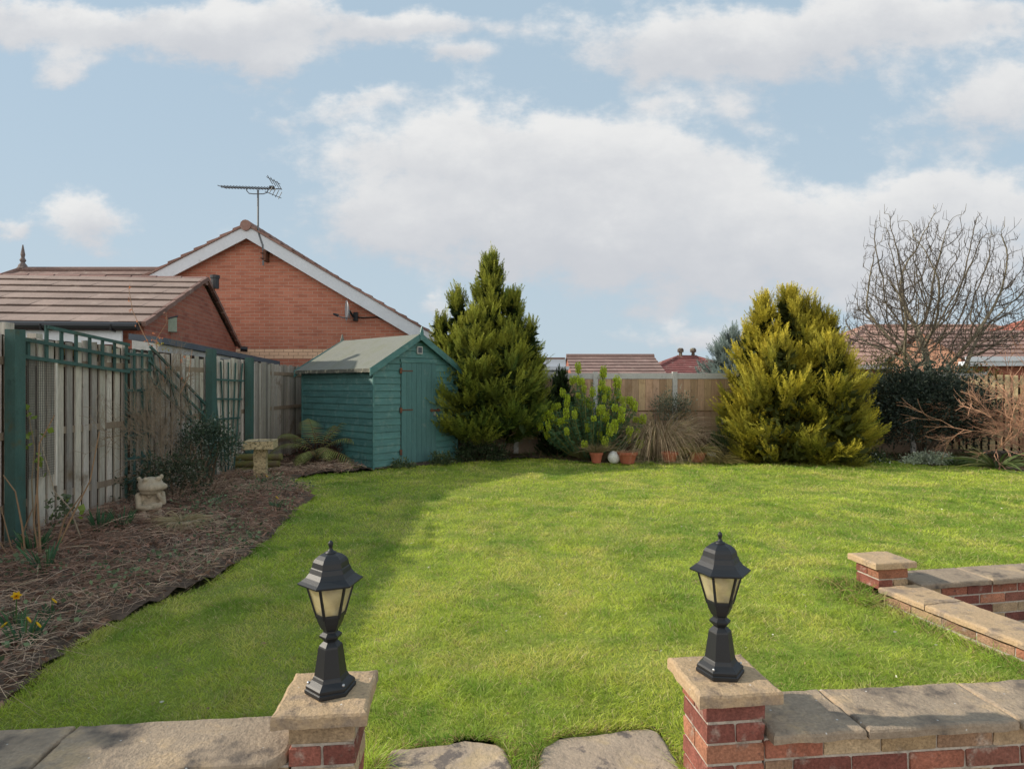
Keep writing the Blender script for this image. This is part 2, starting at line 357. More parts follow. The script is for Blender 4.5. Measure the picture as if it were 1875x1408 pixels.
def build_world():
    w=bpy.data.worlds.new('World'); scene.world=w; w.use_nodes=True; nt=w.node_tree; nt.nodes.clear()
    sky=nd(nt,'ShaderNodeTexSky',_sky_type='NISHITA'); sky.sun_disc=False
    sky.sun_elevation=SUN_EL; sky.sun_rotation=math.atan2(tosun.x,tosun.y)%(2*math.pi)
    sky.air_density=1.0; sky.dust_density=1.2; sky.ozone_density=1.5; sky.altitude=0
    d=nd(nt,'ShaderNodeTexCoord').outputs['Generated']
    sp=nd(nt,'ShaderNodeSeparateXYZ',Vector=d)
    dy=mth(nt,'MAXIMUM',mth(nt,'ABSOLUTE',sp.outputs[1]),.12)
    u=mth(nt,'DIVIDE',sp.outputs[0],dy); v=mth(nt,'DIVIDE',sp.outputs[2],dy)
    uv=nd(nt,'ShaderNodeCombineXYZ',X=u,Y=v).outputs[0]
    st=nd(nt,'ShaderNodeMapping',Vector=uv,Scale=(1,1.5,1)).outputs[0]
    wn=nd(nt,'ShaderNodeTexNoise',Vector=st,Scale=3.2,Detail=6,Roughness=.6).outputs[1]
    wv=nd(nt,'ShaderNodeVectorMath',_operation='MULTIPLY_ADD'); nt.links.new(nd(nt,'ShaderNodeVectorMath',_operation='SUBTRACT',i0=wn,i1=(.5,.5,.5)).outputs[0],wv.inputs[0])
    wv.inputs[1].default_value=(.30,.20,0); nt.links.new(uv,wv.inputs[2])
    P=wv.outputs[0]
    blobs=[(960,300,320,85,1.0),(800,275,220,48,.75),(1130,290,190,75,.9),(900,400,320,85,.9),(1150,420,330,95,.8),(1330,450,300,85,.75),(1480,510,220,65,.65),
      (1010,465,300,50,.4),(660,405,100,70,.5),
      (160,25,380,48,.9),(420,65,170,62,1.0),(520,105,60,36,.6),(720,25,210,36,.85),(830,105,75,38,.8),(660,190,140,28,.5),(500,205,70,22,.42),(110,105,60,40,.5),
      (1330,70,230,75,1.0),(1180,90,110,55,.6),(1640,35,340,55,.9),(1800,190,150,100,.75),(1180,185,70,25,.5),(1360,185,70,40,.45),
      (1720,380,220,65,.85),(1600,420,150,60,.6),(1830,470,170,70,.7),(155,430,95,50,.95),(0,425,35,25,.7),(1265,608,85,32,.7),(1120,600,70,22,.35),(795,572,40,32,.7),(1600,580,160,40,.4)]
    tot=None; sh=None; ws=None
    for cx,cy,rx,ry,s in blobs:
        a=nd(nt,'ShaderNodeVectorMath',_operation='SUBTRACT',i0=P,i1=((cx-CX)/F,(CY-cy)/F,0)).outputs[0]
        b=nd(nt,'ShaderNodeVectorMath',_operation='MULTIPLY',i0=a,i1=(F/rx,F/ry,0)).outputs[0]
        l=nd(nt,'ShaderNodeVectorMath',_operation='LENGTH',i0=b).outputs['Value']
        g=mth(nt,'MULTIPLY',mth(nt,'EXPONENT',mth(nt,'MULTIPLY',mth(nt,'MULTIPLY',l,l),-.9)),s)
        vv=nd(nt,'ShaderNodeSeparateXYZ',Vector=b).outputs[1]
        tot=g if tot is None else mth(nt,'ADD',tot,mth(nt,'MULTIPLY',g,mth(nt,'SUBTRACT',1.25,mth(nt,'MINIMUM',tot,1.0))))
        hg=mth(nt,'MULTIPLY',g,vv); sh=hg if sh is None else mth(nt,'ADD',sh,hg)
        ws=g if ws is None else mth(nt,'ADD',ws,g)
    fine=nd(nt,'ShaderNodeTexNoise',Vector=st,Scale=9,Detail=8,Roughness=.62).outputs[0]
    dens=mth(nt,'ADD',tot,mth(nt,'MULTIPLY',mth(nt,'SUBTRACT',fine,.5),1.7))
    mask=ramp(nt,dens,.30,.92)
    shade=mth(nt,'ADD',mth(nt,'DIVIDE',sh,mth(nt,'ADD',ws,.05)),mth(nt,'MULTIPLY',mth(nt,'SUBTRACT',fine,.5),2.2))
    thick=ramp(nt,dens,.5,1.5)
    k=ramp(nt,mth(nt,'SUBTRACT',shade,mth(nt,'MULTIPLY',thick,.35)),-1.1,.9)
    cc=mix(nt,k,(5.6,5.75,6.1),(8.0,7.95,7.85))
    base=mix(nt,1.0,sky.outputs[0],(SKYT[0],SKYT[1],SKYT[2]),'MULTIPLY')
    # haze toward the horizon
    hz=ramp(nt,v,.62,-.02)
    base=mix(nt,SKYF,base,(4.4,5.7,6.8))
    base=mix(nt,mth(nt,'MULTIPLY',hz,.6),base,(5.1,6.0,6.6))
    col=mix(nt,mth(nt,'MULTIPLY',mask,.93),base,cc)
    # added fill: unseen sky behind the camera brightened to light camera-facing surfaces
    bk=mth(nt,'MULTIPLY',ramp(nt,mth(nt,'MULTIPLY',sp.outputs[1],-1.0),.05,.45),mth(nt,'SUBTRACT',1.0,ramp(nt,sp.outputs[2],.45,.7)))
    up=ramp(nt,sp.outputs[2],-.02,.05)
    col=mix(nt,mth(nt,'MULTIPLY',bk,up),col,SKY_FILL)
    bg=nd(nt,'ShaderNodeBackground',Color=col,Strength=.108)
    o=nd(nt,'ShaderNodeOutputWorld'); nt.links.new(bg.outputs[0],o.inputs[0])
SKYT=(1.0,1.0,1.0); SKYF=.85; SKY_FILL=(13.5,13,12.3)
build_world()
scene.view_settings.view_transform='Standard'; scene.view_settings.look='None'; scene.view_settings.exposure=0
scene.render.engine='CYCLES'; scene.cycles.max_bounces=8; scene.cycles.transparent_max_bounces=12

# ------------------------------------------------------------------ ground, lawn, beds
YAW=R(5.4); cu,su=math.cos(YAW),math.sin(YAW); PO=(-.653,2.17)     # front wall frame
def wf(u,v): return (PO[0]+u*cu-v*su, PO[1]+u*su+v*cu)
g=MB()
poly=[(-200,-17.5),(3.12,2.56),(2.93,4.62),(7,5.40),(7,2.9),(200,21),(400,900),(-400,900)]
g.add([(x,y,-.07) for x,y in poly],[tuple(range(8))],(1,1,1)); struct('ground',g,MAT['earth'])
g=MB(); g.add([(-200,-200,-.34),(200,-200,-.34),(200,22,-.34),(-200,22,-.34)],[(0,1,2,3)]); struct('patio',g,MAT['patio'])
# lawn outline (left bed edge, back bed edge, right, walls)
edge_left=[gp(*p) for p in [(-60,1330),(0,1292),(60,1240),(110,1195),(165,1157),(235,1122),(310,1090),(370,1065),(420,1038),(455,1012),(490,985),(520,955),(548,925),(575,910),(560,900),(522,890),(535,878),(580,868),(640,864)]]
edge_back=[gp(*p) for p in [(680,860),(760,853),(834,847),(860,845),(960,838),(1000,840),(1080,846),(1200,846),(1330,838),(1400,832),(1500,830),(1580,832),(1640,842),(1700,851),(1780,854),(1875,863),(2050,880)]]
lawn_poly=edge_left+edge_back+[(9.5,5.6),(2.95,4.6),(2.62,4.55),(2.56,4.2),(2.83,3.2),(3.0,2.55),wf(1.45,.1),wf(1.35,.05),wf(1.33,-.16),wf(.11,-.16),wf(.10,.05),wf(0,.1),wf(-6,.1)]
slab_polys=[[(-.50,2.52),(-.47,2.535),(-.28,2.57),(-.20,2.595),(-.06,2.57),(-.03,2.53),(.005,2.40),(.02,2.10),(-.52,2.06)],
            [(.10,2.40),(.13,2.55),(.20,2.61),(.40,2.65),(.60,2.69),(.64,2.66),(.665,2.45),(.68,2.18),(.08,2.11)]]
def lawn_z(x,y): return (vnoise(x,y,1.1,1)-.5)*.035+(vnoise(x,y,3.5,2)-.5)*.02
def build_lawn():
    cs=.09
    xs=np.arange(-7,13,cs); ys=np.arange(1.9,14,cs)
    X,Y=np.meshgrid(xs,ys); nx=len(xs)
    Z=lawn_z(X,Y)-.025
    m=MB(); cxs,cys=np.meshgrid(xs[:-1]+cs/2,ys[:-1]+cs/2)
    ok=inpoly(cxs.ravel(),cys.ravel(),lawn_poly)
    for sp in slab_polys: ok&=~(inpoly(cxs.ravel(),cys.ravel(),sp))
    ok=ok.reshape(cxs.shape)
    for sp in slab_polys: Z[inpoly(X.ravel(),Y.ravel(),sp).reshape(X.shape)]=-.06
    j,i=np.nonzero(ok); a=j*nx+i
    m.add(np.stack([X.ravel(),Y.ravel(),Z.ravel()],1),np.stack([a,a+1,a+nx+1,a+nx],1))
    tag(obj('lawn',m,MAT['lawn'],smooth=True),None,None,kind='structure')
build_lawn()
def grass_cols(x,y,n):
    a=vnoise(x,y,1.6,3)*.4+vnoise(x,y,5,4)*.35+vnoise(x,y,13,14)*.25; b=vnoise(x,y,2.7,5)*.7+vnoise(x,y,9,15)*.3; a=np.clip((a-.5)*1.5+.5,0,1)
    deep=np.array((.22,.37,.045)); mid=np.array((.58,.68,.095)); yel=np.array((.78,.74,.18)); straw=np.array((.78,.64,.32))
    t=np.clip((a-.25)*2,0,1)[:,None]; c=deep*(1-t)+mid*t
    t2=np.clip((b-.5)*2.2,0,.8)[:,None]; c=c*(1-t2)+yel*t2
    s=rng.random(n)<(.09+.25*np.clip(b-.4,0,1)); c[s]=straw*rng.uniform(.7,1.1,(s.sum(),1))
    return c*rng.uniform(.72,1.25,(n,1))
def blades(m,x,y,L,wid,lean=.55,cols=None,zf=lawn_z):
    n=len(x); d=rng.normal(size=(n,3)); d[:,2]=0; d=unit(d)
    cl=(vnoise(x,y,4,6)*2*math.pi*2)[:,None]; cd=np.concatenate([np.cos(cl),np.sin(cl),np.zeros((n,1))],1)
    d=unit(d+cd*.6); D=unit(d*lean*rng.uniform(.2,1.4,(n,1))+np.array((0,0,1)))
    P=np.stack([x,y,zf(x,y)-.028],1)
    c=grass_cols(x,y,n) if cols is None else cols
    bend=d*(L*rng.uniform(.1,.6,n))[:,None]; bend[:,2]=-L*rng.uniform(.05,.35,n)
    ribbons(m,P,D,L,wid,bend,c*.58,seg=2,tipcol=np.minimum(c*1.2,.92),side=np.cross(D,rng.normal(size=(n,3))))
def build_grass():
    m=MB()
    zones=[(2.0,3.2,17000),(3.2,4.4,11000),(4.4,6.0,6200),(6.0,8.2,3300),(8.2,10.6,1700),(10.6,13.3,1250)]
    for y0,y1,den in zones:
        xr=.98*y1+.6
        n=int(den*2*xr*(y1-y0)); x=rng.uniform(-xr,xr,n); y=rng.uniform(y0,y1,n)
        ok=inpoly(x,y,lawn_poly)&(np.abs(x)<.98*y+.6)
        for sp in slab_polys: ok&=~inpoly(x,y,sp)
        x=x[ok]; y=y[ok]; n=len(x)
        tuft=vnoise(x,y,6,8)
        L=rng.uniform(.018,.040,n)*(.55+.95*tuft)*(1+.03*y); w=.0024*np.maximum(1,y/3.3)*rng.uniform(.7,1.3,n)
        blades(m,x,y,L,w)
    # ragged long grass along the walls, piers and bed edges
    def fringe(a,b,den,Lr,off=.06,straw=.25):
        a=np.array(a); b=np.array(b); d=b-a; ln=np.linalg.norm(d); n=int(den*ln)
        t=rng.random(n); nrm=np.array((-d[1],d[0]))/ln
        q=a+d*t[:,None]+nrm*rng.normal(0,off,(n,1))
        ok=inpoly(q[:,0],q[:,1],lawn_poly)
        for sp in slab_polys: ok&=~inpoly(q[:,0],q[:,1],sp)
        x,y=q[ok,0],q[ok,1]; n=len(x)
        c=grass_cols(x,y,n)*np.array((.9,1.05,.9)); s=rng.random(n)<straw; c[s]=np.array((.42,.30,.14))*rng.uniform(.6,1.2,(s.sum(),1))
        dn=(.5+1.0*vnoise(x,y,2.5,9))
        blades(m,x,y,rng.uniform(*Lr,n)*dn,.0028*np.maximum(1,y/3.3)*rng.uniform(.7,1.3,n),.8,c)
    fringe((2.50,4.75),(2.48,4.15),1600,(.06,.16),.07,.35)
    fringe((2.52,4.2),(2.78,3.15),900,(.04,.12),.06,.4)
    fringe((2.78,3.15),(2.95,2.6),1500,(.05,.14),.06,.55)
    fringe(wf(-6,.13),wf(-.15,.15),900,(.03,.07),.05,.1)
    fringe(wf(1.6,.16),wf(4,.16),900,(.03,.08),.05,.2)
    fringe(wf(.11,.28),wf(.125,-.1),2600,(.05,.13),.03,.3)
    fringe(wf(1.32,.16),wf(1.30,-.1),2600,(.05,.13),.03,.45)
    for sp in slab_polys:
        for i in range(len(sp)-1): fringe(sp[i],sp[i+1],1300,(.02,.045),.02,.45)
    for i in range(len(edge_left)-1): fringe(edge_left[i],edge_left[i+1],420,(.03,.06),.05,.05)
    for i in range(len(edge_back)-1): fringe(edge_back[i],edge_back[i+1],260,(.03,.07),.05,.1)
    o=obj('lawn_grass',m,MAT['grass'],uv=False); tag(o,'short mown lawn grass, yellow green in the sun','grass',kind='stuff')
build_grass()

def lawn_bits():
    m=MB(); n=420; y=rng.uniform(2.5,11,n); x=rng.uniform(-1,1,n)*(.9*y); ok=inpoly(x,y,lawn_poly)
    for sp in slab_polys: ok&=~inpoly(x,y,sp)
    x,y=x[ok],y[ok]; n=len(x); c=np.where(rng.random((n,1))<.35,np.array((.78,.76,.68)),np.array((.42,.30,.16)))*rng.uniform(.6,1.1,(n,1))
    kites(m,np.stack([x,y,lawn_z(x,y)+rng.uniform(-.005,.012,n)],1),rdir(n)*np.array((1,1,.25)),rng.uniform(.012,.03,n),rng.uniform(.006,.014,n),c)
    tag(obj('fallen_bits',m,MAT['leaf'],uv=False),'scattered small fallen leaves and pale petals on the lawn','leaf litter',kind='stuff')
lawn_bits()
bed_poly=edge_left+[(-2.6,10.9),(-3.9,12.2),(-4.75,13.3),(-4.62,2),(-4.6,1),(-3.2,2.2)]
def bed_z(x,y): return .02+.07*np.clip((-2.2-x)/1.5,0,1)*np.clip((y-2.5)/1.5,0,1)*np.clip((11-y)/2,0,1)+(vnoise(x,y,2.2,11)-.5)*.07+(vnoise(x,y,7,12)-.5)*.03
def build_bed():
    cs=.06; xs=np.arange(-5.2,-1.6,cs); ys=np.arange(1.2,13.5,cs); X,Y=np.meshgrid(xs,ys); nx=len(xs)
    Z=bed_z(X,Y)-.03; cxs,cys=np.meshgrid(xs[:-1]+cs/2,ys[:-1]+cs/2)
    ok=inpoly(cxs.ravel(),cys.ravel(),bed_poly).reshape(cxs.shape); j,i=np.nonzero(ok); a=j*nx+i
    m=MB(); m.add(np.stack([X.ravel(),Y.ravel(),Z.ravel()],1),np.stack([a,a+1,a+nx+1,a+nx],1)); struct('flower_bed',m,MAT['soil'],True)
    bp=edge_back+[(13,11),(13,15),(-3.0,14.2),(-2.2,12)]
    xs=np.arange(-3,13,.12); ys=np.arange(9.5,15,.12); X,Y=np.meshgrid(xs,ys); nx=len(xs)
    Z=(vnoise(X,Y,2,13)-.5)*.06; cxs,cys=np.meshgrid(xs[:-1]+.06,ys[:-1]+.06)
    ok=inpoly(cxs.ravel(),cys.ravel(),bp).reshape(cxs.shape); j,i=np.nonzero(ok); a=j*nx+i
    m=MB(); m.add(np.stack([X.ravel(),Y.ravel(),Z.ravel()],1),np.stack([a,a+1,a+nx+1,a+nx],1)); struct('back_bed',m,MAT['soil'],True)
build_bed()

# ------------------------------------------------------------------ stepping stones
def rough_slab(m,poly,z0,z1,cs=.035,amp=.006,seed=0,over=.012):
    """stone slab with a hewn outline and an uneven face; poly counter-clockwise or not"""
    P=np.array(poly,float); out=[]
    for i in range(len(P)):
        a,b=P[i],P[(i+1)%len(P)]; n=max(1,int(np.linalg.norm(b-a)/cs))
        for k in range(n): out.append(a+(b-a)*k/n)
    Q=np.array(out); cen=Q.mean(0); n=len(Q)
    ar=np.sum(Q[:,0]*np.roll(Q[:,1],-1)-np.roll(Q[:,0],-1)*Q[:,1])
    if ar<0: Q=Q[::-1]
    tan=np.roll(Q,-1,0)-np.roll(Q,1,0); nr=unit(np.stack([tan[:,1],-tan[:,0]],1))
    j=np.array([mnoise.noise(Vector((q[0]*9,q[1]*9,seed*3.1)))*amp+mnoise.noise(Vector((q[0]*30,q[1]*30,seed)))*amp*.6 for q in Q])
    rings=[(z0,-.006),(z0+.004,0),(z1-.012,.0),(z1-.004,-.004),(z1,-.013)]
    V=[]
    for z,o in rings:
        q=Q+nr*(j+o)[:,None]; V+= [(a,b,z+(mnoise.noise(Vector((a*14,b*14,z*40+seed)))*.003)) for a,b in q]
    fs=[]
    for r in range(len(rings)-1):
        for i in range(n): fs.append((r*n+i,r*n+(i+1)%n,(r+1)*n+(i+1)%n,(r+1)*n+i))
    # inner face: shrinking rings to the centre
    top=Q-nr*.013; base=len(rings)-1
    for s,k in ((.82,1),(.6,2),(.35,3)):
        o=len(V); q=cen+(top-cen)*s
        V+=[(a,b,z1+mnoise.noise(Vector((a*6,b*6,seed)))*.006) for a,b in q]
        p=o-n
        for i in range(n): fs.append((p+i,p+(i+1)%n,o+(i+1)%n,o+i))
    o=len(V); V.append((cen[0],cen[1],z1))
    for i in range(n): fs.append((o-n+i,o-n+(i+1)%n,o))
    fs.append(tuple(range(n-1,-1,-1)))
    return m.add(V,fs)
for sp,lab in zip(slab_polys,('cracked brown flagstone step beside the left brick pier','pale worn flagstone step beside the right brick pier')):
    t=thing('flagstone',lab,'paving stone',(sp[0][0],sp[0][1],-.02),group='flagstones between the piers')
    m=MB(); rough_slab(m,sp,-.10,-.012,.03,.008,sp[0][0]*7); obj('slab',m,MAT['flag'],t,smooth=False,world=True)

# ------------------------------------------------------------------ brick walls and piers
REDS=[(.30,.11,.08),(.24,.085,.065),(.36,.14,.09),(.20,.075,.06),(.40,.18,.11),(.30,.125,.09)]
BUFF=[(.46,.33,.19),(.40,.29,.18),(.50,.38,.24),(.35,.22,.14)]
def brick_col(pb): 
    c=np.array(random.choice(BUFF if random.random()<pb else REDS)); return c*random.uniform(.75,1.15)
def brick_face(m,mo,x0,x1,y,z0,z1,depth,face,pb,ph=0.0,top=True,half=False):
    """run of bricks along local x on the face y (face=-1 front, +1 back)"""
    row=0; z=z1-.008
    while z>z0+.01:
        zb=max(z-.065,z0); x=x0-(0 if (row+ph)%2<1 else .1125)
        while x<x1-.005:
            L=.215; a=max(x,x0); b=min(x+L,x1)
            if half and (row+ph)%2>=1: pass
            if b-a>.02:
                yy=y+face*random.uniform(-.002,.002)
                lo=(a,min(yy,yy-face*depth),zb); hi=(b,max(yy,yy-face*depth),z)
                rbox(m,lo,hi,.004,brick_col(pb))
            x+=.225
        z-=.075; row+=1
def rbox(m,lo,hi,r,col):     # box with softened, slightly chipped edges
    x0,y0,z0=lo; x1,y1,z1=hi
    V=[]
    for (zz,o) in ((z0,r),(z0+r,0),(z1-r,0),(z1,r)):
        q=[(x0+o,y0+o),(x1-o,y0+o),(x1-o,y1-o),(x0+o,y1-o)]
        V+=[(a+random.uniform(-.003,.003),b+random.uniform(-.003,.003),zz) for a,b in q]
    fs=[(3,2,1,0),(12,13,14,15)]
    for k in range(3):
        for i in range(4): fs.append((k*4+i,k*4+(i+1)%4,k*4+4+(i+1)%4,k*4+4+i))
    m.add(V,fs,col)
def pier(parent,loc,rz,h,z0,cap,pb,w=.218,d=.218,lab=None):
    """pier part with its cap stone as sub-part; local frame of the parent"""
    Mx=Matrix.Translation((loc[0],loc[1],0))@Matrix.Rotation(rz,4,'Z')
    m=MB(); n=max(1,int((h-z0)/.075)); z=h-.010; row=0
    while z>z0+.02:
        zb=z-.065
        if row%2==0: cells=[(-w/2,w/2,-d/2,-.004),(-w/2,w/2,.006,d/2)]
        else: cells=[(-w/2,-.005,-d/2,d/2),(.005,w/2,-d/2,d/2)]
        for a,b,c,e in cells:
            k=MB(); rbox(k,(a,c,zb),(b,e,z),.004,brick_col(pb)); m.add(xf(Mx,k.V[0]),k.Fs[0],k.C[0]); 
            for ff in k.Fs[1:]: m.Fs.append(ff+m.n-len(k.V[0]))
        z-=.075; row+=1
    p=obj('pier',m,MAT['brick'],parent,label=lab)
    m=MB(); m.box((-w/2+.006,-d/2+.006,z0),(w/2-.006,d/2-.006,h-.001),M=Mx); obj('mortar',m,MAT['mortar'],p)
    m=MB(); q=[xf(Mx,np.array([[sx*cap[0]/2,sy*cap[1]/2,0.]]))[0][:2] for sx,sy in ((-1,-1),(1,-1),(1,1),(-1,1))]
    rough_slab(m,q,h,h+cap[2],.02,.006,loc[0]*5+loc[1]); obj('cap_stone',m,MAT['stone'],p)
    return p
PT=.41-.05    # pier brick top
# left wall
t=thing('garden_wall','low brick garden wall with pier at bottom left, one lantern on it','wall',(PO[0],PO[1],-.34),YAW)
base=-.34
def loc_off(o): return Matrix.Translation((0,0,0))
pier(t,(0,0),0,PT-base,0,(.31,.31,.05),.35)
m=MB(); brick_face(m,None,-6,-.112,-.112,0,.218-base,.1,-1,.45); obj('brickwork',m,MAT['brick'],t)
m=MB(); m.box((-6,-.106,0),(-.112,.108,.217-base)); obj('mortar',m,MAT['mortar'],t)
xs=[-.116,-.93,-1.56,-2.2,-2.85,-3.5,-4.2]
for i in range(len(xs)-1):
    a,b=xs[i+1]+.008,xs[i]-.004; m=MB()
    q=[(a,-.155),(b-(.05 if i==0 else 0),-.155),(b,-.10),(b,.15),(a,.145)] if i==0 else [(a,-.155),(b,-.155),(b,.145),(a,.145)]
    rough_slab(m,q,.217-base,.257-base,.03,.009,i+11); obj('coping_stone',m,MAT['stone_grey'],t)
# right wall
RP=(.795-PO[0],2.305-PO[1]); ru=RP[0]*cu+RP[1]*su; rv=-RP[0]*su+RP[1]*cu
t=thing('garden_wall','low brick garden wall with pier at bottom right, one lantern on it','wall',(.795,2.305,-.34),YAW)
pier(t,(0,0),R(1),PT-base,0,(.31,.31,.05),.08)
m=MB(); brick_face(m,None,.112,4,-.112,0,.218-base,.1,-1,.5,.5); obj('brickwork',m,MAT['brick'],t)
m=MB(); m.box((.112,-.106,0),(4,.108,.217-base)); obj('mortar',m,MAT['mortar'],t)
xs=[.118,.478,1.085,1.70,2.30,2.9,3.5]
for i in range(len(xs)-1):
    a,b=xs[i]+.004,xs[i+1]-.005; m=MB()
    rough_slab(m,[(a,-.155),(b,-.150),(b,.148),(a,.145)],.217-base,.257-base+random.uniform(-.004,.006),.03,.010,i+31); obj('coping_stone',m,MAT['stone_grey'] ,t)
# far corner wall: pier, side run toward the camera, back run to the right
CP=(2.73,4.50)
t=thing('garden_wall','low L shaped brick wall on the lawn at right, flat capped corner pier','wall',(CP[0],CP[1],-.34))
zc=.065; 
pier(t,(0,0),R(9),.178-base,.07-base,(.33,.29,.05),.25,w=.235,d=.225)
def run(p0,p1,cop_joints,seed,pb,mat,inner=False):
    d=Vector((p1[0]-p0[0],p1[1]-p0[1])); L=d.length; a=math.atan2(d.y,d.x)
    Mx=Matrix.Translation((p0[0]-CP[0],p0[1]-CP[1],0))@Matrix.Rotation(a,4,'Z')
    k=MB(); brick_face(k,None,0,L,-.112,0,zc-.04-base,.1,-1,pb); brick_face(k,None,0,L,.112,0,zc-.04-base,.1,1,pb)
    k.V=[xf(Mx,v) for v in k.V]; obj('brickwork',k,MAT['brick'],t)
    k=MB(); k.box((0,-.107,0),(L,.107,zc-.041-base),M=Mx); obj('mortar',k,MAT['mortar'],t)
    for i in range(len(cop_joints)-1):
        x0,x1=cop_joints[i]+.004,cop_joints[i+1]-.004; k=MB()
        q=xf(Mx,np.array([(x0,-.158,0.),(x1,-.156,0),(x1,.157,0),(x0,.155,0)]))[:,:2]
        rough_slab(k,q,zc-.04-base,zc-base+random.uniform(-.003,.004),.03,.008,seed+i); obj('coping_stone',k,mat,t)
run((2.755,4.36),(3.165,2.72),[0,.36,1.02,1.66],51,.75,MAT['stone'])
run((2.90,4.52),(6.4,5.18),[.0,.62,1.24,1.9,2.5,3.1,3.5],61,.4,MAT['stone_grey'])

# ------------------------------------------------------------------ lanterns
def lantern(loc,rot,label):
    t=thing('pedestal_lantern',label,'lantern',loc,rot,'pedestal lanterns on the piers')
    S=.97
    L=lambda pr:[(r*S,z*S) for r,z in pr]
    m=MB(); m.lathe(L([(.090,0),(.092,.003),(.092,.014),(.087,.017),(.088,.021),(.088,.028),(.082,.034),(.066,.046),(.061,.056),(.058,.060),(.0435,.160),(.041,.166),(.026,.180)]),6)
    obj('pedestal',m,MAT['lamp'],t)
    for k in range(1,6,2):
        a=k*math.pi/3; m=MB(); m.sphere((.078*S*math.sin(a),-.078*S*math.cos(a),.038*S),.0055,8,5); obj('fixing_screw',m,MAT['steel'],t)
    m=MB(); m.lathe(L([(.024,.178),(.026,.184),(.040,.197),(.041,.204),(.034,.209),(.027,.214),(.026,.221)]),6); obj('collar',m,MAT['lamp'],t)
    m=MB(); m.lathe(L([(.026,.219),(.034,.228),(.044,.248),(.050,.268),(.0515,.276),(.049,.277)]),6); obj('cup',m,MAT['lamp'],t)
    m=MB()
    for k in range(6):
        a=k*math.pi/3; s,c=math.sin(a),-math.cos(a)
        m.bar((.0495*S*s,.0495*S*c,.270*S),(.0865*S*s,.0865*S*c,.398*S),.008,.006,up=(s,c,0))
        a2=a+math.pi/3; s2,c2=math.sin(a2),-math.cos(a2)
        m.bar((.085*S*s,.085*S*c,.393*S),(.085*S*s2,.085*S*c2,.393*S),.006,.008)
        m.bar((.0525*S*s,.0525*S*c,.281*S),(.0525*S*s2,.0525*S*c2,.281*S),.006,.008)
    obj('frame',m,MAT['lamp'],t)
    for k in range(6):
        a=k*math.pi/3; b=a+math.pi/3; q=.985
        p=lambda r,z,x:(r*S*q*math.sin(x),-r*S*q*math.cos(x),z*S)
        V=[p(.0495,.274,a),p(.0495,.274,b),p(.0845,.392,b),p(.0845,.392,a)]
        n=Vector((math.sin(a+.5236),-math.cos(a+.5236),0))
        V2=[tuple(Vector(v)-n*.002) for v in V]
        m=MB(); m.add(V+V2,[(0,1,2,3),(7,6,5,4),(0,4,5,1),(1,5,6,2),(2,6,7,3),(3,7,4,0)]); obj('pane',m,MAT['pane'],t)
    m=MB(); m.lathe([(.013,.26),(.014,.275),(.013,.285),(.020,.298),(.028,.315),(.030,.330),(.026,.346),(.014,.357),(.002,.360)],16); obj('bulb',m,MAT['bulb'],t,smooth=True)
    m=MB(); m.lathe(L([(.100,.392),(.116,.398),(.117,.403),(.104,.410),(.088,.421),(.076,.436),(.070,.452),(.067,.455),(.066,.460),(.063,.474),(.055,.486),(.040,.497),(.024,.503)]),6); r=obj('roof',m,MAT['lamp'],t)
    m=MB(); m.lathe(L([(.021,.502),(.021,.506),(.012,.510),(.0065,.517),(.006,.524),(.0085,.530),(.0095,.536),(.008,.542),(.003,.548)]),14); obj('finial',m,MAT['lamp'],r,smooth=True)
lantern((-.653+.004,2.17+.01,.4105),R(-9),'black hexagonal pedestal lantern on the left pier in front of shaded lawn')
lantern((.795-.006,2.305+.005,.4105),R(24),'black hexagonal pedestal lantern on the right pier in front of sunny lawn')

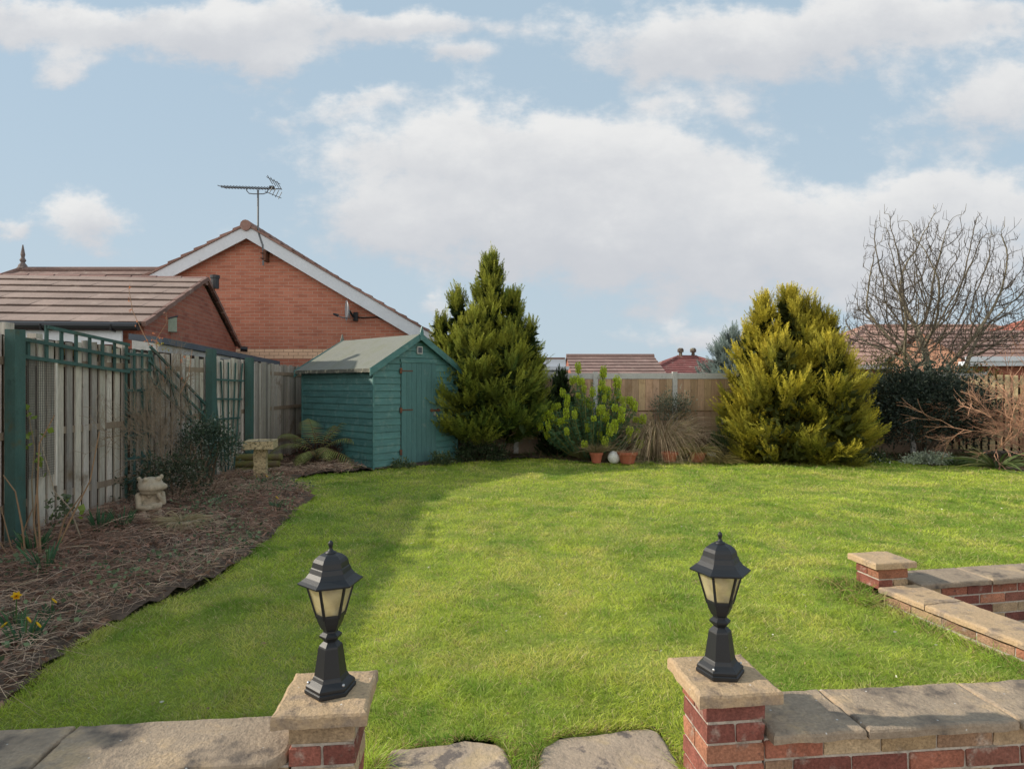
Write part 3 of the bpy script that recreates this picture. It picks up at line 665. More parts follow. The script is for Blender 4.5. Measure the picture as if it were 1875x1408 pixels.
# ------------------------------------------------------------------ shed
def build_shed():
    t=thing('garden_shed','dark green timber garden shed with pale felt roof beside the left fence','shed',(-2.444,10.75,0),R(47.5))
    W,Ln,EV,RG=1.95,2.44,1.80,2.385; hw=W/2
    roofz=lambda u: EV+(RG-EV)*(1-abs(u-hw)/hw)
    P=.123; lapo=.020
    def clad(u0,u1,zb,zt,fn,lo=0,nrm=1):
        m=MB(); k=0; z=lo
        return m
    # each wall: overlapped boards, bottom edge proud of the wall
    def wall(name,pt,L,topf,openings=(),sub=None,jit=.0):
        m=MB(); z=.03; i=0
        while z<RG+.05:
            z1=min(z+P,RG+.1)
            segs=[(0,L)]
            for a,b,za,zb in openings:
                if za<=z+.06<zb: segs=[(0,a),(b,L)]
            for a,b in segs:
                lim=[u for u in np.linspace(a,b,41) if topf(u)>z+.015]
                if not lim: continue
                a2,b2=lim[0],lim[-1]; n=24 if topf is not flat else 6
                us=np.linspace(a2,b2,n+1); c=random.uniform(.88,1.12); V=[];fs=[]
                for u in us:
                    zt=min(z1,topf(u)); wob=.0015*math.sin(u*5+i*2.1)
                    f=(zt-z)/(z1-z)
                    V+= [pt(u,.0,z+.002),pt(u,lapo-.003,z+wob),pt(u,lapo,z+.005+wob),pt(u,lapo*(1-.62*f),z+(zt-z)*.86),pt(u,.003,zt)]
                for q in range(n):
                    for r in range(4): fs.append((q*5+r,q*5+5+r,q*5+6+r,q*5+r+1))
                m.add(V,fs,(c,c,c))
            z+=P; i+=1
        return m
    flat=lambda u: EV-.02
    fr=lambda u,o,z:(u,-o,z); lf=lambda v,o,z:(-o,Ln-v,z); rt=lambda v,o,z:(W+o,v,z); bk=lambda u,o,z:(W-u,Ln+o,z)
    obj('front_wall',wall('front',fr,W,roofz,((.575,1.41,0,1.92),)),MAT['shed'],t)
    obj('side_wall',wall('left',lf,Ln,flat),MAT['shed'],t)
    obj('side_wall',wall('right',rt,Ln,flat),MAT['shed'],t)
    obj('back_wall',wall('back',bk,W,roofz),MAT['shed'],t)
    m=MB(); m.prism([(0.006,.0),(W-.006,.0),(W-.006,EV-.03),(hw,RG-.03),(.006,EV-.03)],.01,Ln-.01,1); obj('frame',m,MAT['feltdark'],t)
    for (u,v) in ((0,0),(W,0),(0,Ln),(W,Ln)):
        m=MB(); sx=-1 if u==0 else 1; sy=-1 if v==0 else 1
        m.box((min(u,u+sx*.032),min(v,v+sy*.032),.0),(max(u,u+sx*.032),max(v,v+sy*.032),EV-.03)); obj('corner_post',m,MAT['shed'],t)
    # roof: two felted slopes
    oh,og=.13,.10; sl=(RG-EV)/hw
    for sgn in (-1,1):
        m=MB(); r=MB()
        e=hw+oh; a0=np.array((hw,RG+.055)); a1=np.array((hw+sgn*e,RG+.055-sl*e))
        ys=np.linspace(-og,Ln+og,14); us=np.linspace(0,1,9); V=[]
        for y in ys:
            for q in us:
                p=a0+(a1-a0)*q; V.append((p[0],y,p[1]+mnoise.noise(Vector((p[0]*3,y*3,sgn)))*.006+(.004 if q<.45 else 0)))
        fs=[(i*9+j,i*9+j+1,i*9+j+10,i*9+j+9) if sgn>0 else (i*9+j,i*9+j+9,i*9+j+10,i*9+j+1) for i in range(13) for j in range(8)]
        m.add(V,fs)
        obj('roof_slope',m,MAT['felt'],t,smooth=False)
        m=MB(); pl=[tuple(a0-(0,.004)),tuple(a1-(0,.004)),tuple(a1-(0,.030)),tuple(a0-(0,.032))]
        m.prism(pl,-og+.01,Ln+og-.01,1); obj('roof_deck',m,MAT['feltdark'],t)
        # felt turned down at the eaves, wavy lower edge
        m=MB(); V=[]; n=60
        for i in range(n+1):
            y=-og+ (Ln+2*og)*i/n; w=.004*math.sin(i*1.3)
            V+=[(a1[0]+sgn*.006,y,a1[1]+.004),(a1[0]+sgn*(.009+w),y,a1[1]-.062-.006*math.sin(i*2.2))]
        m.add(V,[(2*i,2*i+2,2*i+3,2*i+1) for i in range(n)]); obj('felt_edge',m,MAT['feltdark'],t)
        # barge boards both ends
        for yy in (-og-.022,Ln+og+.002):
            m=MB(); d=np.array((a1[0]-a0[0],a1[1]-a0[1])); d/=np.linalg.norm(d)
            x1=hw+sgn*(e+.02)
            m.prism([(hw,RG+.075),(x1,RG+.075-sl*(e+.02)),(x1,RG+.075-sl*(e+.02)-.135),(hw,RG+.075-.125)],yy,yy+.020,1); obj('barge_board',m,MAT['green' if 0 else 'shed'],t)
        m=MB(); V=[]
        for i in range(9):
            q=i/8; p=a0+(a1-a0)*q; V+=[(p[0],-og-.024,p[1]+.024),(p[0],-og+.06,p[1]+.006)]
        m.add(V,[(2*i,2*i+2,2*i+3,2*i+1) for i in range(8)]); obj('felt_verge',m,MAT['felt'],t)
    for yy in (-og-.045,Ln+og+.022):
        m=MB(); m.prism([(hw-.035,RG-.06),(hw+.035,RG-.06),(hw+.04,RG+.08),(hw+.004,RG+.20),(hw-.004,RG+.20),(hw-.04,RG+.08)],yy,yy+.022,1); obj('finial',m,MAT['shed' if yy<0 else 'felt'],t)
    # door
    d=MB(); x=.585
    for k in range(7):
        w=.117; c=random.uniform(.85,1.12); d.box((x+.003,-.034,.045),(x+w-.002,-.008,1.905),(c,c,c),.0015); x+=w
    do=obj('door',d,MAT['sheddoor'],t)
    for (z,sz) in ((1.75,.25),(1.03,.25),(.26,.04)):
        m=MB(); m.box((.545,-.046,z-.05),(.592,-.030,z+.05)); 
        if sz>.1: m.box((.592,-.041,z-.011),(.592+sz,-.0335,z+.011))
        obj('hinge',m,MAT['rust'],do)
    m=MB(); m.box((1.26,-.050,.985),(1.50,-.033,1.02)); m.box((1.285,-.056,.975),(1.32,-.034,1.035)); m.box((1.44,-.056,.975),(1.475,-.030,1.035)); obj('bolt',m,MAT['rust'],do)
    m=MB(); m.box((1.335,-.062,.895),(1.375,-.040,.938)); m.tube([(1.343,-.05,.936),(1.343,-.05,.96),(1.355,-.05,.97),(1.367,-.05,.96),(1.367,-.05,.936)],.004,6); obj('padlock',m,MAT['steel'],do)
    m=MB(); m.box((.565,-.048,1.907),(1.425,-.010,1.965)); obj('door_header',m,MAT['shed'],t)
    m=MB(); 
    m.box((.945,-.048,2.075),(1.065,-.022,2.215)); v=obj('vent',m,MAT['concrete'],t)
    m=MB(); m.box((.960,-.0505,2.092),(1.050,-.0482,2.198)); 
    for k in range(8): m.box((.962,-.053,2.096+k*.0128),(1.048,-.0507,2.101+k*.0128))
    obj('grille',m,MAT['slate'],v)
build_shed()

# ------------------------------------------------------------------ buildings
TILE_B=[(.25,.165,.135)]; 
def tiled_slope(m,e0,e1,r1,r0,n,base,th=.03,seg=1,jit=.12):
    e0,e1,r1,r0=[np.array(p,float) for p in (e0,e1,r1,r0)]
    nr=np.cross(e1-e0,r0-e0); nr/=np.linalg.norm(nr); 
    if nr[2]<0: nr=-nr
    for k in range(n):
        a,b=k/n,(k+1)/n
        p0=e0+(r0-e0)*a; p1=e1+(r1-e1)*a; q0=e0+(r0-e0)*b; q1=e1+(r1-e1)*b
        ns=max(1,int(np.linalg.norm(p1-p0)/.33))
        for s in range(ns):
            u,v=s/ns,(s+1)/ns; c=np.array(base)*random.uniform(1-jit,1+jit)
            A=p0+(p1-p0)*u; B=p0+(p1-p0)*v; C=q0+(q1-q0)*v; D=q0+(q1-q0)*u; h=nr*th*random.uniform(.9,1.1)
            V=[A,B,A+h,B+h,C+nr*.004,D+nr*.004]
            m.add(V,[(2,3,4,5)],c); m.add([A,B,A+h,B+h],[(0,1,3,2)],c*.5)  # riser coloured darker to draw the shadow line under each course
def bungalow():
    Y0=14.2; cx=-6.11; hwid=4.15; ez,rz=2.62,5.05; D=9.0
    t=thing('brick_bungalow','orange red brick bungalow gable behind the shed with white bargeboards','house',(cx,Y0,0))
    hwl=4.75; zb=2.10; m=MB()
    m.prism([(-hwl,0),(hwid,0),(hwid,zb),(-hwl,zb)],0,D,1); obj('wall',m,MAT['bungalow_brick'],t)
    m=MB(); m.prism([(-hwl,zb+.225),(hwid,zb+.225),(hwid,ez),(0,rz),(-hwl,ez)],0,D,1); obj('gable_wall',m,MAT['bungalow_brick'],t)
    m=MB(); m.box((-hwl-.003,-.004,zb),(hwid+.003,D,zb+.225)); obj('brick_band',m,MAT['band_brick'],t)
    for s in (-1,1):
        hw_=hwid if s>0 else hwl; sl=(rz-ez)/hw_; ex=hw_+.32; r=lambda x,o: rz+.13-sl*x+o
        m=MB(); tiled_slope(m,(s*ex,-.20,r(ex,0)),(s*ex,D+.2,r(ex,0)),(0,D+.2,r(0,0)),(0,-.20,r(0,0)),16,(.23,.14,.115),.03)
        ro=obj('roof_slope',m,MAT['tile'],t)
        # verge tiles, stepped edge seen from the gable
        m=MB(); n=17
        for k in range(n):
            a=ex*k/n; b=ex*(k+1)/n; h0=.012+.0; c=np.array((.25,.15,.125))*random.uniform(.8,1.2)
            dz=-.025
            m.prism([(s*a,r(a,.010)),(s*b,r(b,.052)),(s*b,r(b,dz)),(s*a,r(a,dz))],-.235,-.10,1,c)
        obj('verge_tiles',m,MAT['tile'],t)
        m=MB(); m.prism([(0,r(0,-.03)),(s*ex,r(ex,-.03)),(s*ex,r(ex,-.03)-.30),(s*(ex-.12),r(ex,-.03)-.30+.05),(0,r(0,-.03)-.29)],-.20,-.165,1); obj('bargeboard',m,MAT['white'],t)
        m=MB(); m.prism([(0,r(0,-.09)),(s*ex,r(ex,-.09)),(s*ex,r(ex,-.12)),(0,r(0,-.12))],-.164,-.001,1); obj('soffit',m,MAT['feltdark'],t)
    m=MB(); 
    for k in range(24): 
        y=-.25+k*.4; m.tube([(0,y,rz+.10),(0,y+.39,rz+.105)],[.125,.115],12,np.array((.25,.15,.125))*random.uniform(.85,1.15))
    obj('ridge_tiles',m,MAT['tile'],t)
bungalow()
# aerial on the gable
def aerial():
    Y=14.0; q=lambda x,y,o=0: pp(x,y,Y+o)
    t=thing('tv_aerial','thin grey television aerial on a mast above the brick gable','aerial',tuple(q(484,475,.15)))
    m=MB(); m.tube([q(482,486),q(482,462),q(481,449),q(474,428),q(472.5,418),q(472.5,348)],.021,6); obj('mast',m,MAT['metal'],t,world=True)
    m=MB(); a=q(488,470,.08); m.box((a.x-.05,a.y-.10,a.z-.11),(a.x+.02,14.195,a.z+.13)); m.box((a.x-.09,a.y-.13,a.z+.05),(a.x-.03,a.y+.05,a.z+.07)); m.box((a.x-.09,a.y-.13,a.z-.07),(a.x-.03,a.y+.05,a.z-.05)); obj('wall_bracket',m,MAT['rust'],t,world=True)
    m=MB(); m.tube([q(405,343),q(515,346.5)],.013,6)
    for i in range(17):
        x=407+i*5.6; p=q(x,343+(x-405)*.032); m.tube([p+Vector((-.03,-.16,-.01)),p+Vector((.03,.16,.02))],.009,4)
    obj('boom',m,MAT['metal'],t,world=True)
    m=MB(); m.tube([q(451,344.5),q(452,350),q(456,354.5),q(464,355.5),q(482,355.5),q(489,353),q(491,347),q(491.5,345.5)],.011,6); obj('cradle',m,MAT['metal'],t,world=True)
    m=MB(); p=q(498,343); m.box((p.x-.05,p.y-.04,p.z-.02),(p.x+.05,p.y+.04,p.z+.02)); obj('dipole_box',m,MAT['black'],t,world=True)
    m=MB()
    for k in range(4):
        o=Vector((.02*k,-.2+.13*k,0)); m.tube([q(496,327)+o,q(505.5,343)+o],.009,4); m.tube([q(505.5,347)+o,q(499,360)+o],.009,4)
    m.tube([q(499,331)+Vector((-.04,-.25,0)),q(499,331)+Vector((.08,.25,0))],.008,4); m.tube([q(501,357)+Vector((-.1,-.25,0)),q(501,357)+Vector((.08,.25,0))],.008,4)
    obj('reflector',m,MAT['metal'],t,world=True)
aerial()
def satdish():
    Y=13.85; q=lambda x,y,o=0: pp(x,y,Y+o)
    c=q(638,569); t=thing('satellite_dish','small satellite dish low on the right of the brick gable','satellite dish',tuple(q(645,577,.3)))
    n=(q(616,577)+Vector((0,-.12,.1))-c).normalized(); x=n.cross(Vector((0,0,1))).normalized(); y=n.cross(x)
    m=MB(); V=[]; nr,ns=5,20; rx,ry=.21,.235
    for k in range(2):
        for j in range(nr+1):
            for i in range(ns):
                a=2*math.pi*i/ns; r=j/nr
                V.append(c+x*(rx*r*math.cos(a))+y*(ry*r*math.sin(a))+n*(.05*r*r-.012*k))
    fs=[]
    for k in range(2):
        o=k*(nr+1)*ns
        for j in range(nr):
            for i in range(ns): fs.append((o+j*ns+i,o+j*ns+(i+1)%ns,o+(j+1)*ns+(i+1)%ns,o+(j+1)*ns+i))
    o=nr*ns; p=(nr+1)*ns+nr*ns
    for i in range(ns): fs.append((o+i,o+(i+1)%ns,p+(i+1)%ns,p+i))
    m.add(V,fs); obj('reflector',m,MAT['dish'],t,smooth=True,world=True)
    m=MB(); m.tube([c-n*.02-y*.02,q(640,583),q(628,582),q(617,578)],.014,6); obj('feed_arm',m,MAT['metal'],t,world=True)
    m=MB(); a=q(614.5,576.5); m.tube([a+Vector((-.05,0,.02)),a+Vector((.06,0,-.02))],[.022,.034],8); obj('receiver',m,MAT['black'],t,world=True)
    m=MB(); m.tube([c-n*.02,q(645,577,.1),q(645,577,.35)],.026,6); m.box(tuple(q(645,577)-Vector((.05,-.28,.1))),tuple(q(645,577)+Vector((.05,.345,.1)))); obj('wall_mount',m,MAT['black'],t,world=True)
    m=MB(); m.tube([q(645,580,.3),q(665,582,.33),q(690,581,.33),q(712,588,.33)],.013,5); obj('cable',m,MAT['black'],t,world=True)
satdish()

def garage():
    # long tiled roof at the left; ridge runs left-right, gable end faces the lawn
    ne=Vector((-5.52,9.14,2.42)); fe=Vector((-6.28,13.85,2.36)); ap=Vector((-5.88,11.6,3.45))
    ax=Vector((-1,-.10,0)).normalized(); L=14
    t=thing('brick_garage','low red brick garage with brown tiled roof behind the left fence','garage',(ne.x,ne.y,0))
    m=MB()
    V=[(ne.x,ne.y,0),(fe.x,fe.y,0),tuple(fe-Vector((0,0,.02))),tuple(ap-Vector((0,0,.04))),tuple(ne-Vector((0,0,.02)))]
    V=[Vector(v) for v in V]; B=[v+ax*L for v in V]
    m.add([tuple(v) for v in V+B],[(0,1,2,3,4),(9,8,7,6,5),(0,4,9,5),(1,6,7,2)]); obj('wall',m,MAT['garage_brick'],t,world=True)
    o=Vector((.05,0,0)); d=(ne-ap); d2=(fe-ap)
    e0=ap+d*1.07+o; f0=ap+d2*1.04+o; a=ap+o+Vector((0,0,.03)); up=Vector((0,0,.05))
    m=MB(); tiled_slope(m,e0+ax*L+up,e0+up,a+up,a+ax*L+up,7,(.27,.20,.17),.032,jit=.12); obj('roof_slope',m,MAT['tile'],t,world=True)
    m=MB(); tiled_slope(m,f0+up,f0+ax*L+up,a+ax*L+up,a+up,7,(.26,.18,.15),.035); obj('roof_slope',m,MAT['tile'],t,world=True)
    m=MB()
    for k in range(30):
        p=a+ax*(k*.45)+Vector((.02,0,.03)); q=p+ax*.44; m.tube([p-Vector((0,0,.04)),q-Vector((0,0,.045))],[.085,.08],10,np.array((.25,.15,.13))*random.uniform(.85,1.15))
    obj('ridge_tiles',m,MAT['tile'],t,world=True)
    for b,nm in ((e0,'verge'),(f0,'verge')):
        m=MB(); n=7
        for k in range(n):
            p=a+(b-a)*(k/n); q=a+(b-a)*((k+1)/n); c=np.array((.20,.12,.10))*random.uniform(.85,1.2)
            m.bar(p+up*.6+Vector((.02,0,0)),q+up*.9+Vector((.02,0,0)),.06,.07,c)
        obj(nm,m,MAT['tile'],t,world=True)
    m=MB(); g0=e0+Vector((-.02,-.06,.0)); m.tube([g0,g0+ax*L],.062,10); gt=obj('gutter',m,MAT['black'],t,world=True)
    for k in range(10):
        m=MB(); p=g0+ax*(.35+k*.95); m.tube([p+Vector((0,-.066,.02)),p+Vector((-.0,-.05,-.06)),p+Vector((0,.05,-.07))],.014,5)
        obj('gutter_bracket',m,MAT['black'],gt,world=True)
    m=MB(); f=e0+ax*.30+Vector((0,.02,-.06)); q=f+ax*(L-.3); n=Vector((0,.03,0))
    m.add([tuple(f),tuple(q),tuple(q-Vector((0,0,.20))),tuple(f-Vector((0,0,.20))),tuple(f+n),tuple(q+n),tuple(q+n-Vector((0,0,.20))),tuple(f+n-Vector((0,0,.20)))],[(0,1,2,3),(7,6,5,4),(0,4,5,1),(3,2,6,7),(0,3,7,4),(1,5,6,2)])
    obj('fascia',m,MAT['white'],t,world=True)
    m=MB(); p=a+Vector((.0,.35,-.1)); m.tube([p,p+Vector((0,0,.24))],.075,10); m.tube([p+Vector((0,0,.2)),p+Vector((0,0,.26))],.09,10); obj('vent_pipe',m,MAT['black'],t,world=True)
    m=MB(); p=f0+Vector((.03,0,.0)); m.tube([p,p+Vector((.14,.05,-.01))],.06,8); obj('gutter_end',m,MAT['black'],t,world=True)
    for k in range(2):
        m=MB(); p=ne+Vector((.0,.02,-.12-.11*k)); m.box((p.x-.4,p.y-.06+.03*k,p.z-.08),(p.x+.035-.03*k,p.y+.1,p.z)); obj('corbel',m,MAT['garage_brick'],t,world=True)
garage()
def birdbox():
    c=pp(315,596,10.1); t=thing('bird_box','pale green bird box with sloping dark lid on the garage gable','bird box',tuple(c),R(-62))
    m=MB(); V=[(-.075,-.07,-.11),(.075,-.07,-.11),(.075,.07,-.11),(-.075,.07,-.11),(-.075,-.07,.085),(.075,-.07,.085),(.075,.07,.135),(-.075,.07,.135)]
    m.add(V,[(3,2,1,0),(4,5,6,7),(0,1,5,4),(1,2,6,5),(2,3,7,6),(3,0,4,7)]); obj('box',m,MAT['boxgreen'],t)
    m=MB(); V=[(-.09,-.115,.078),(.09,-.115,.078),(.09,.085,.150),(-.09,.085,.150)]; V+=[(a,b,z+.014) for a,b,z in V]
    m.add(V,[(3,2,1,0),(4,5,6,7),(0,1,5,4),(1,2,6,5),(2,3,7,6),(3,0,4,7)]); obj('lid',m,MAT['slate'],t)
    m=MB(); m.box((-.035,-.078,.0),(.035,-.0715,.07)); f=obj('hole_plate',m,MAT['steel'],t)
    m=MB(); m.lathe([(.016,0),(.016,.004)],12); m.V=[np.stack([v[:,0],-.0785-v[:,2],v[:,1]+.035],1) for v in m.V]; obj('entrance_hole',m,MAT['black'],f)
birdbox()
def leanto():
    a=Vector((-4.80,8.35,2.06)); b=Vector((-4.86,12.75,1.90)); t=thing('lean_to_shed','low lean-to with dark grey flat felt roof behind the fence','lean-to',(a.x,a.y,0))
    w=Vector((-.42,-.06,.05)); m=MB(); V=[a,b,b+w,a+w]; V=[tuple(v) for v in V]+[tuple(v+Vector((0,0,.085))) for v in V]
    m.add(V,[(3,2,1,0),(4,5,6,7),(0,1,5,4),(1,2,6,5),(2,3,7,6),(3,0,4,7)]); obj('roof',m,MAT['slate'],t,world=True)
    m=MB(); d=Vector((-.05,0,0)); V=[a+d,b+d,b+w*.9,a+w*.9]; V=[(v[0],v[1],0) for v in V]+[tuple(v-Vector((0,0,.002))) for v in V]
    m.add(V,[(3,2,1,0),(4,5,6,7),(0,1,5,4),(1,2,6,5),(2,3,7,6),(3,0,4,7)]); obj('wall',m,MAT['concrete'],t,world=True)
leanto()

def hip_house(name,label,cx,cy,lx,ly,ez,rz,rid,tile,brick,rzr=0,n=9,finials=(),extras=None,gable=False,wall_m='garage_brick'):
    t=thing(name,label,'house',(cx,cy,0),rzr)
    m=MB(); m.box((-lx+.3,-ly+.3,0),(lx-.3,ly-.3,ez-.02)); obj('wall',m,MAT[wall_m],t)
    sl=[((-lx,-ly),(lx,-ly),(rid,0),(-rid,0)),((lx,ly),(-lx,ly),(-rid,0),(rid,0)),((-lx,ly),(-lx,-ly),(-rid,0),(-rid,0)),((lx,-ly),(lx,ly),(rid,0),(rid,0))]
    for e0,e1,r1,r0 in (sl[:2] if gable else sl):
        m=MB(); tiled_slope(m,(*e0,ez),(*e1,ez),(*r1,rz),(*r0,rz),n,tile,.035); obj('roof_slope',m,MAT['tile'],t)
    if gable:
        for s in (-1,1):
            m=MB(); m.prism([(-ly+.3,ez-.02),(ly-.3,ez-.02),(0,rz-.15)],min(s*(rid-.25),s*(rid-.05)),max(s*(rid-.25),s*(rid-.05)),0); obj('gable_wall',m,MAT[wall_m],t)
    m=MB(); m.tube([(-rid,0,rz),(rid,0,rz)],.12,8,np.array(tile)*.9)
    if not gable:
        for sx in (-1,1):
            for sy in (-1,1): m.tube([(sx*rid,0,rz),(sx*lx,sy*ly,ez+.03)],.10,6,np.array(tile)*.85)
    obj('ridge_tiles',m,MAT['tile'],t)
    m=MB(); m.box((-lx,-ly-.02,ez-.16),(lx,-ly+.02,ez+.02)); obj('fascia',m,MAT['white'],t)
    for fx,fh,kind in finials:
        m=MB()
        if kind=='spike': m.lathe([(.16,0),(.13,.12),(.06,.22),(.10,.3),(.05,.4),(.07,.5),(.015,.85)],8,c=(fx,0,rz+.05),col=(.16,.13,.12))
        else: m.lathe([(.10,0),(.08,.22),(.16,.25),(.16,.38),(.10,.45)],8,c=(fx,0,rz+.03),col=(.8,.6,.6))
        obj('finial' if kind=='spike' else 'roof_vent',m,MAT['tile'] if kind=='spike' else MAT['feltdark'],t)
    return t
# far roof behind the garage at left
hip_house('house','distant brown hipped roof with spiked finial beyond the garage',-13.6,21.6,5.6,3.0,3.6,5.55,3.9,(.21,.14,.12),None,n=8,finials=((-3.75,.8,'spike'),))
# beyond the back fence
hip_house('house','low brown tiled gable roof beyond the back fence, between both conifers',4.43,27.5,1.98,2.4,1.9,2.76,1.98,(.24,.16,.14),None,n=6,gable=True)
hip_house('house','small dark red hipped roof with two vent knobs beyond the back fence',8.9,31.0,3.2,3.0,1.72,2.87,.5,(.20,.075,.07),None,n=10,finials=((-.32,.3,'vent'),(.32,.3,'vent')))
def conservatory():
    a=pp(1016,668,22); t=thing('white_extension','white framed extension with a small window beyond the back fence','extension',(a.x,a.y,0))
    m=MB(); m.box((-1.2,0,0),(.36,2,2.02)); obj('wall',m,MAT['white'],t)
    m=MB(); m.box((-1.4,-.25,2.02),(.50,2.1,2.15)); m.box((-1.3,-.12,2.15),(.38,2.1,2.40)); obj('roof_fascia',m,MAT['white'],t)
    m=MB(); m.box((-1.3,-.1,2.40),(.36,2.1,2.47),(.25,.16,.13)); obj('roof_tiles',m,MAT['tile'],t)
    m=MB(); m.box((-.8,-.02,1.0),(.10,.02,1.90)); w=obj('window',m,MAT['window'],t)
    m=MB(); m.box((-.84,-.03,1.86),(.14,.01,1.93)); m.box((.10,-.03,.9),(.15,.01,1.86)); obj('window_frame',m,MAT['white'],w)
conservatory()
# right hand houses
hip_house('house','pinkish brown hipped roof far behind the bare tree',20.6,30,7.4,4.5,2.3,4.35,3.2,(.40,.25,.20),None,n=10)
def right_house():
    t=thing('house','brick house with sunlit orange gable and white gutter behind the bare tree','house',(14.9,20.2,0),R(-9))
    D=5.0; ez,rz=2.42,3.42; L=16
    m=MB(); m.prism([(0,0),(D,0),(D,ez),(D/2,rz-.05),(0,ez)],0,L,0); obj('wall',m,MAT['orange_brick'],t)
    m=MB(); m.box((.03,-.012,0),(L,-.004,ez-.1)); obj('front_wall',m,MAT['garage_brick'],t)
    m=MB(); tiled_slope(m,(-.15,-.4,ez-.08),(L,-.4,ez-.08),(L,D/2,rz+.05),(-.15,D/2,rz+.05),7,(.25,.16,.135),.045); obj('roof_slope',m,MAT['tile'],t)
    m=MB(); tiled_slope(m,(L,D+.4,ez-.08),(-.15,D+.4,ez-.08),(-.15,D/2,rz+.05),(L,D/2,rz+.05),7,(.25,.16,.135),.045); obj('roof_slope',m,MAT['tile'],t)
    m=MB(); m.box((-.1,-.46,ez-.17),(L,-.40,ez-.02)); obj('gutter',m,MAT['white'],t)
    m=MB(); m.box((-.1,-.40,ez-.32),(L,-.03,ez-.17)); obj('soffit',m,MAT['white'],t)
right_house()
hip_house('house','tall red hipped roof at the far right edge',22.3,23,5.0,4.5,2.6,4.45,.9,(.33,.13,.095),None,n=10)

# ------------------------------------------------------------------ fences and trellis
fx=lambda y:-4.47-.016*y
ftop=lambda y:2.03-.009*y
def board(m,y,w,z0,z1,dx,th=.018,c=1.0,lean=0):
    x=fx(y)+dx; V=[(x,y-w/2,z0),(x,y+w/2,z0),(x-th,y+w/2,z0),(x-th,y-w/2,z0),(x+lean,y-w/2+lean,z1+random.uniform(-.006,.006)),(x+lean,y+w/2+lean,z1+random.uniform(-.006,.006)),(x-th+lean,y+w/2+lean,z1),(x-th+lean,y-w/2+lean,z1)]
    m.add(V,[(3,2,1,0),(4,5,6,7),(0,1,5,4),(1,2,6,5),(2,3,7,6),(3,0,4,7)],np.array((1,1,1))*c*np.array((1,random.uniform(.97,1.01),random.uniform(.93,1.02))))
def left_fence():
    t=thing('board_fence','silvered vertical board fence with green posts along the left flower bed','fence',(fx(5),5,0))
    bays=[(-6,-3.6),(-3.6,-1.2),(-1.2,1.2),(1.2,3.4),(3.4,5.47),(5.47,7.32),(7.32,9.1),(9.15,10.56),(10.52,14.15)]
    for k,(a,b) in enumerate(bays):
        m=MB(); y=a+.06; p=.128 if k<8 else .10; far=k==8
        while y<b-.03:
            w=random.uniform(.076,.090) if not far else .094
            board(m,y,w,random.uniform(.02,.06),ftop(y)-random.uniform(.0,.05)-(0.03 if k==6 else 0),0,c=(random.uniform(.78,1.22) if random.random()<.72 else random.uniform(.5,.75))*(.72 if far else 1.0),lean=random.uniform(-.006,.006)); y+=p+random.uniform(-.006,.006)
        for z in (.35,1.0,1.68): m.box((fx(a)-.052,a,z),(fx(a)-.020,b,z+.07),(.5,.42,.35))
        obj('panel',m,MAT['fence'],t,world=True)
        m=MB(); y=a+.01
        while y<b: 
            board(m,y,.10,.02,ftop(y)-.03,-.055,c=random.uniform(.8,1.1)); y+=.126
        obj('rear_boards',m,MAT['fence_back'],t,world=True)
    for y,w,zt in ((3.4,.14,2.0),(-1.2,.14,2.0),(5.48,.115,1.995),(9.17,.14,2.03),(10.56,.12,1.965)):
        m=MB(); m.box((fx(y)+.035,y-w/2,-.1),(fx(y)+.135,y+w/2,zt),jit=.003); obj('post',m,MAT['green'],t,world=True,label='green painted square fence post')
    for y,zt in ((5.62,2.04),(7.33,1.97),(5.98,1.97)):
        m=MB(); m.box((fx(y)-.16,y-.045,-.1),(fx(y)-.075,y+.045,zt+.03),jit=.003); obj('post',m,MAT['fence'],t,world=True)
    for a,b,z in ((5.7,7.2,1.90),):
        m=MB(); m.box((fx(a)-.11,a,z-.10),(fx(a)-.075,b,z),(.9,.88,.7)); obj('rail',m,MAT['pale'],t,world=True)
left_fence()
def trellis(label,bars,w=.032,th=.016,verts=()):
    p0=bars[0][0]; t=thing('trellis',label,'trellis',(p0[0],p0[1],0),group='green trellis on the left fence')
    m=MB()
    for a,b in bars: m.bar(a,b,th,w,up=(1,0,0) if 0 else (0,0,1),col=np.array((1,1,1))*random.uniform(.8,1.2))
    for a,b in verts: m.bar(a,b,w,th,up=(1,0,0),col=np.array((1,1,1))*random.uniform(.75,1.1))
    obj('lattice',m,MAT['green'],t,world=True)
def fp(y,z,o=.03): return (fx(y)+o,y,z)
# long horizontal trellis over the first bay
tz=lambda y,k:(1.765,1.925,2.085)[k]-(y-5.52)*.068
trellis('long horizontal green trellis strip along the fence top beside the nearest post',
  [(fp(5.50,tz(5.5,0),.05),fp(7.22,tz(7.22,0),.05)),(fp(5.50,tz(5.5,1),.05),fp(7.22,tz(7.22,1),.05)),(fp(5.92,tz(5.92,2),.05),fp(7.22,tz(7.22,2),.05))],.034,.018,
  [(fp(y,tz(y,0)-.02,.032),fp(y,tz(y,2 if y>5.9 else 1)+.02,.032)) for y in (5.70,5.93,6.13,6.34,6.55,6.76,6.97,7.19)])
trellis('green trellis strip left of the nearest green post at the frame edge',
  [(fp(5.0,tz(5.4,k)-.0,.05),fp(5.34,tz(5.4,k)-.01,.05)) for k in (0,1)],.034,.018,[(fp(y,1.75,.032),fp(y,1.95,.032)) for y in (5.02,5.27)])
trellis('tall narrow green square trellis behind the bare climber',
  [(fp(7.16,z,.05),fp(7.68,z,.05)) for z in (.35,.62,.89,1.16,1.43,1.68,1.86)],.03,.016,[(fp(y,.1,.034),fp(y,1.93,.034)) for y in (7.18,7.34,7.50,7.66)])
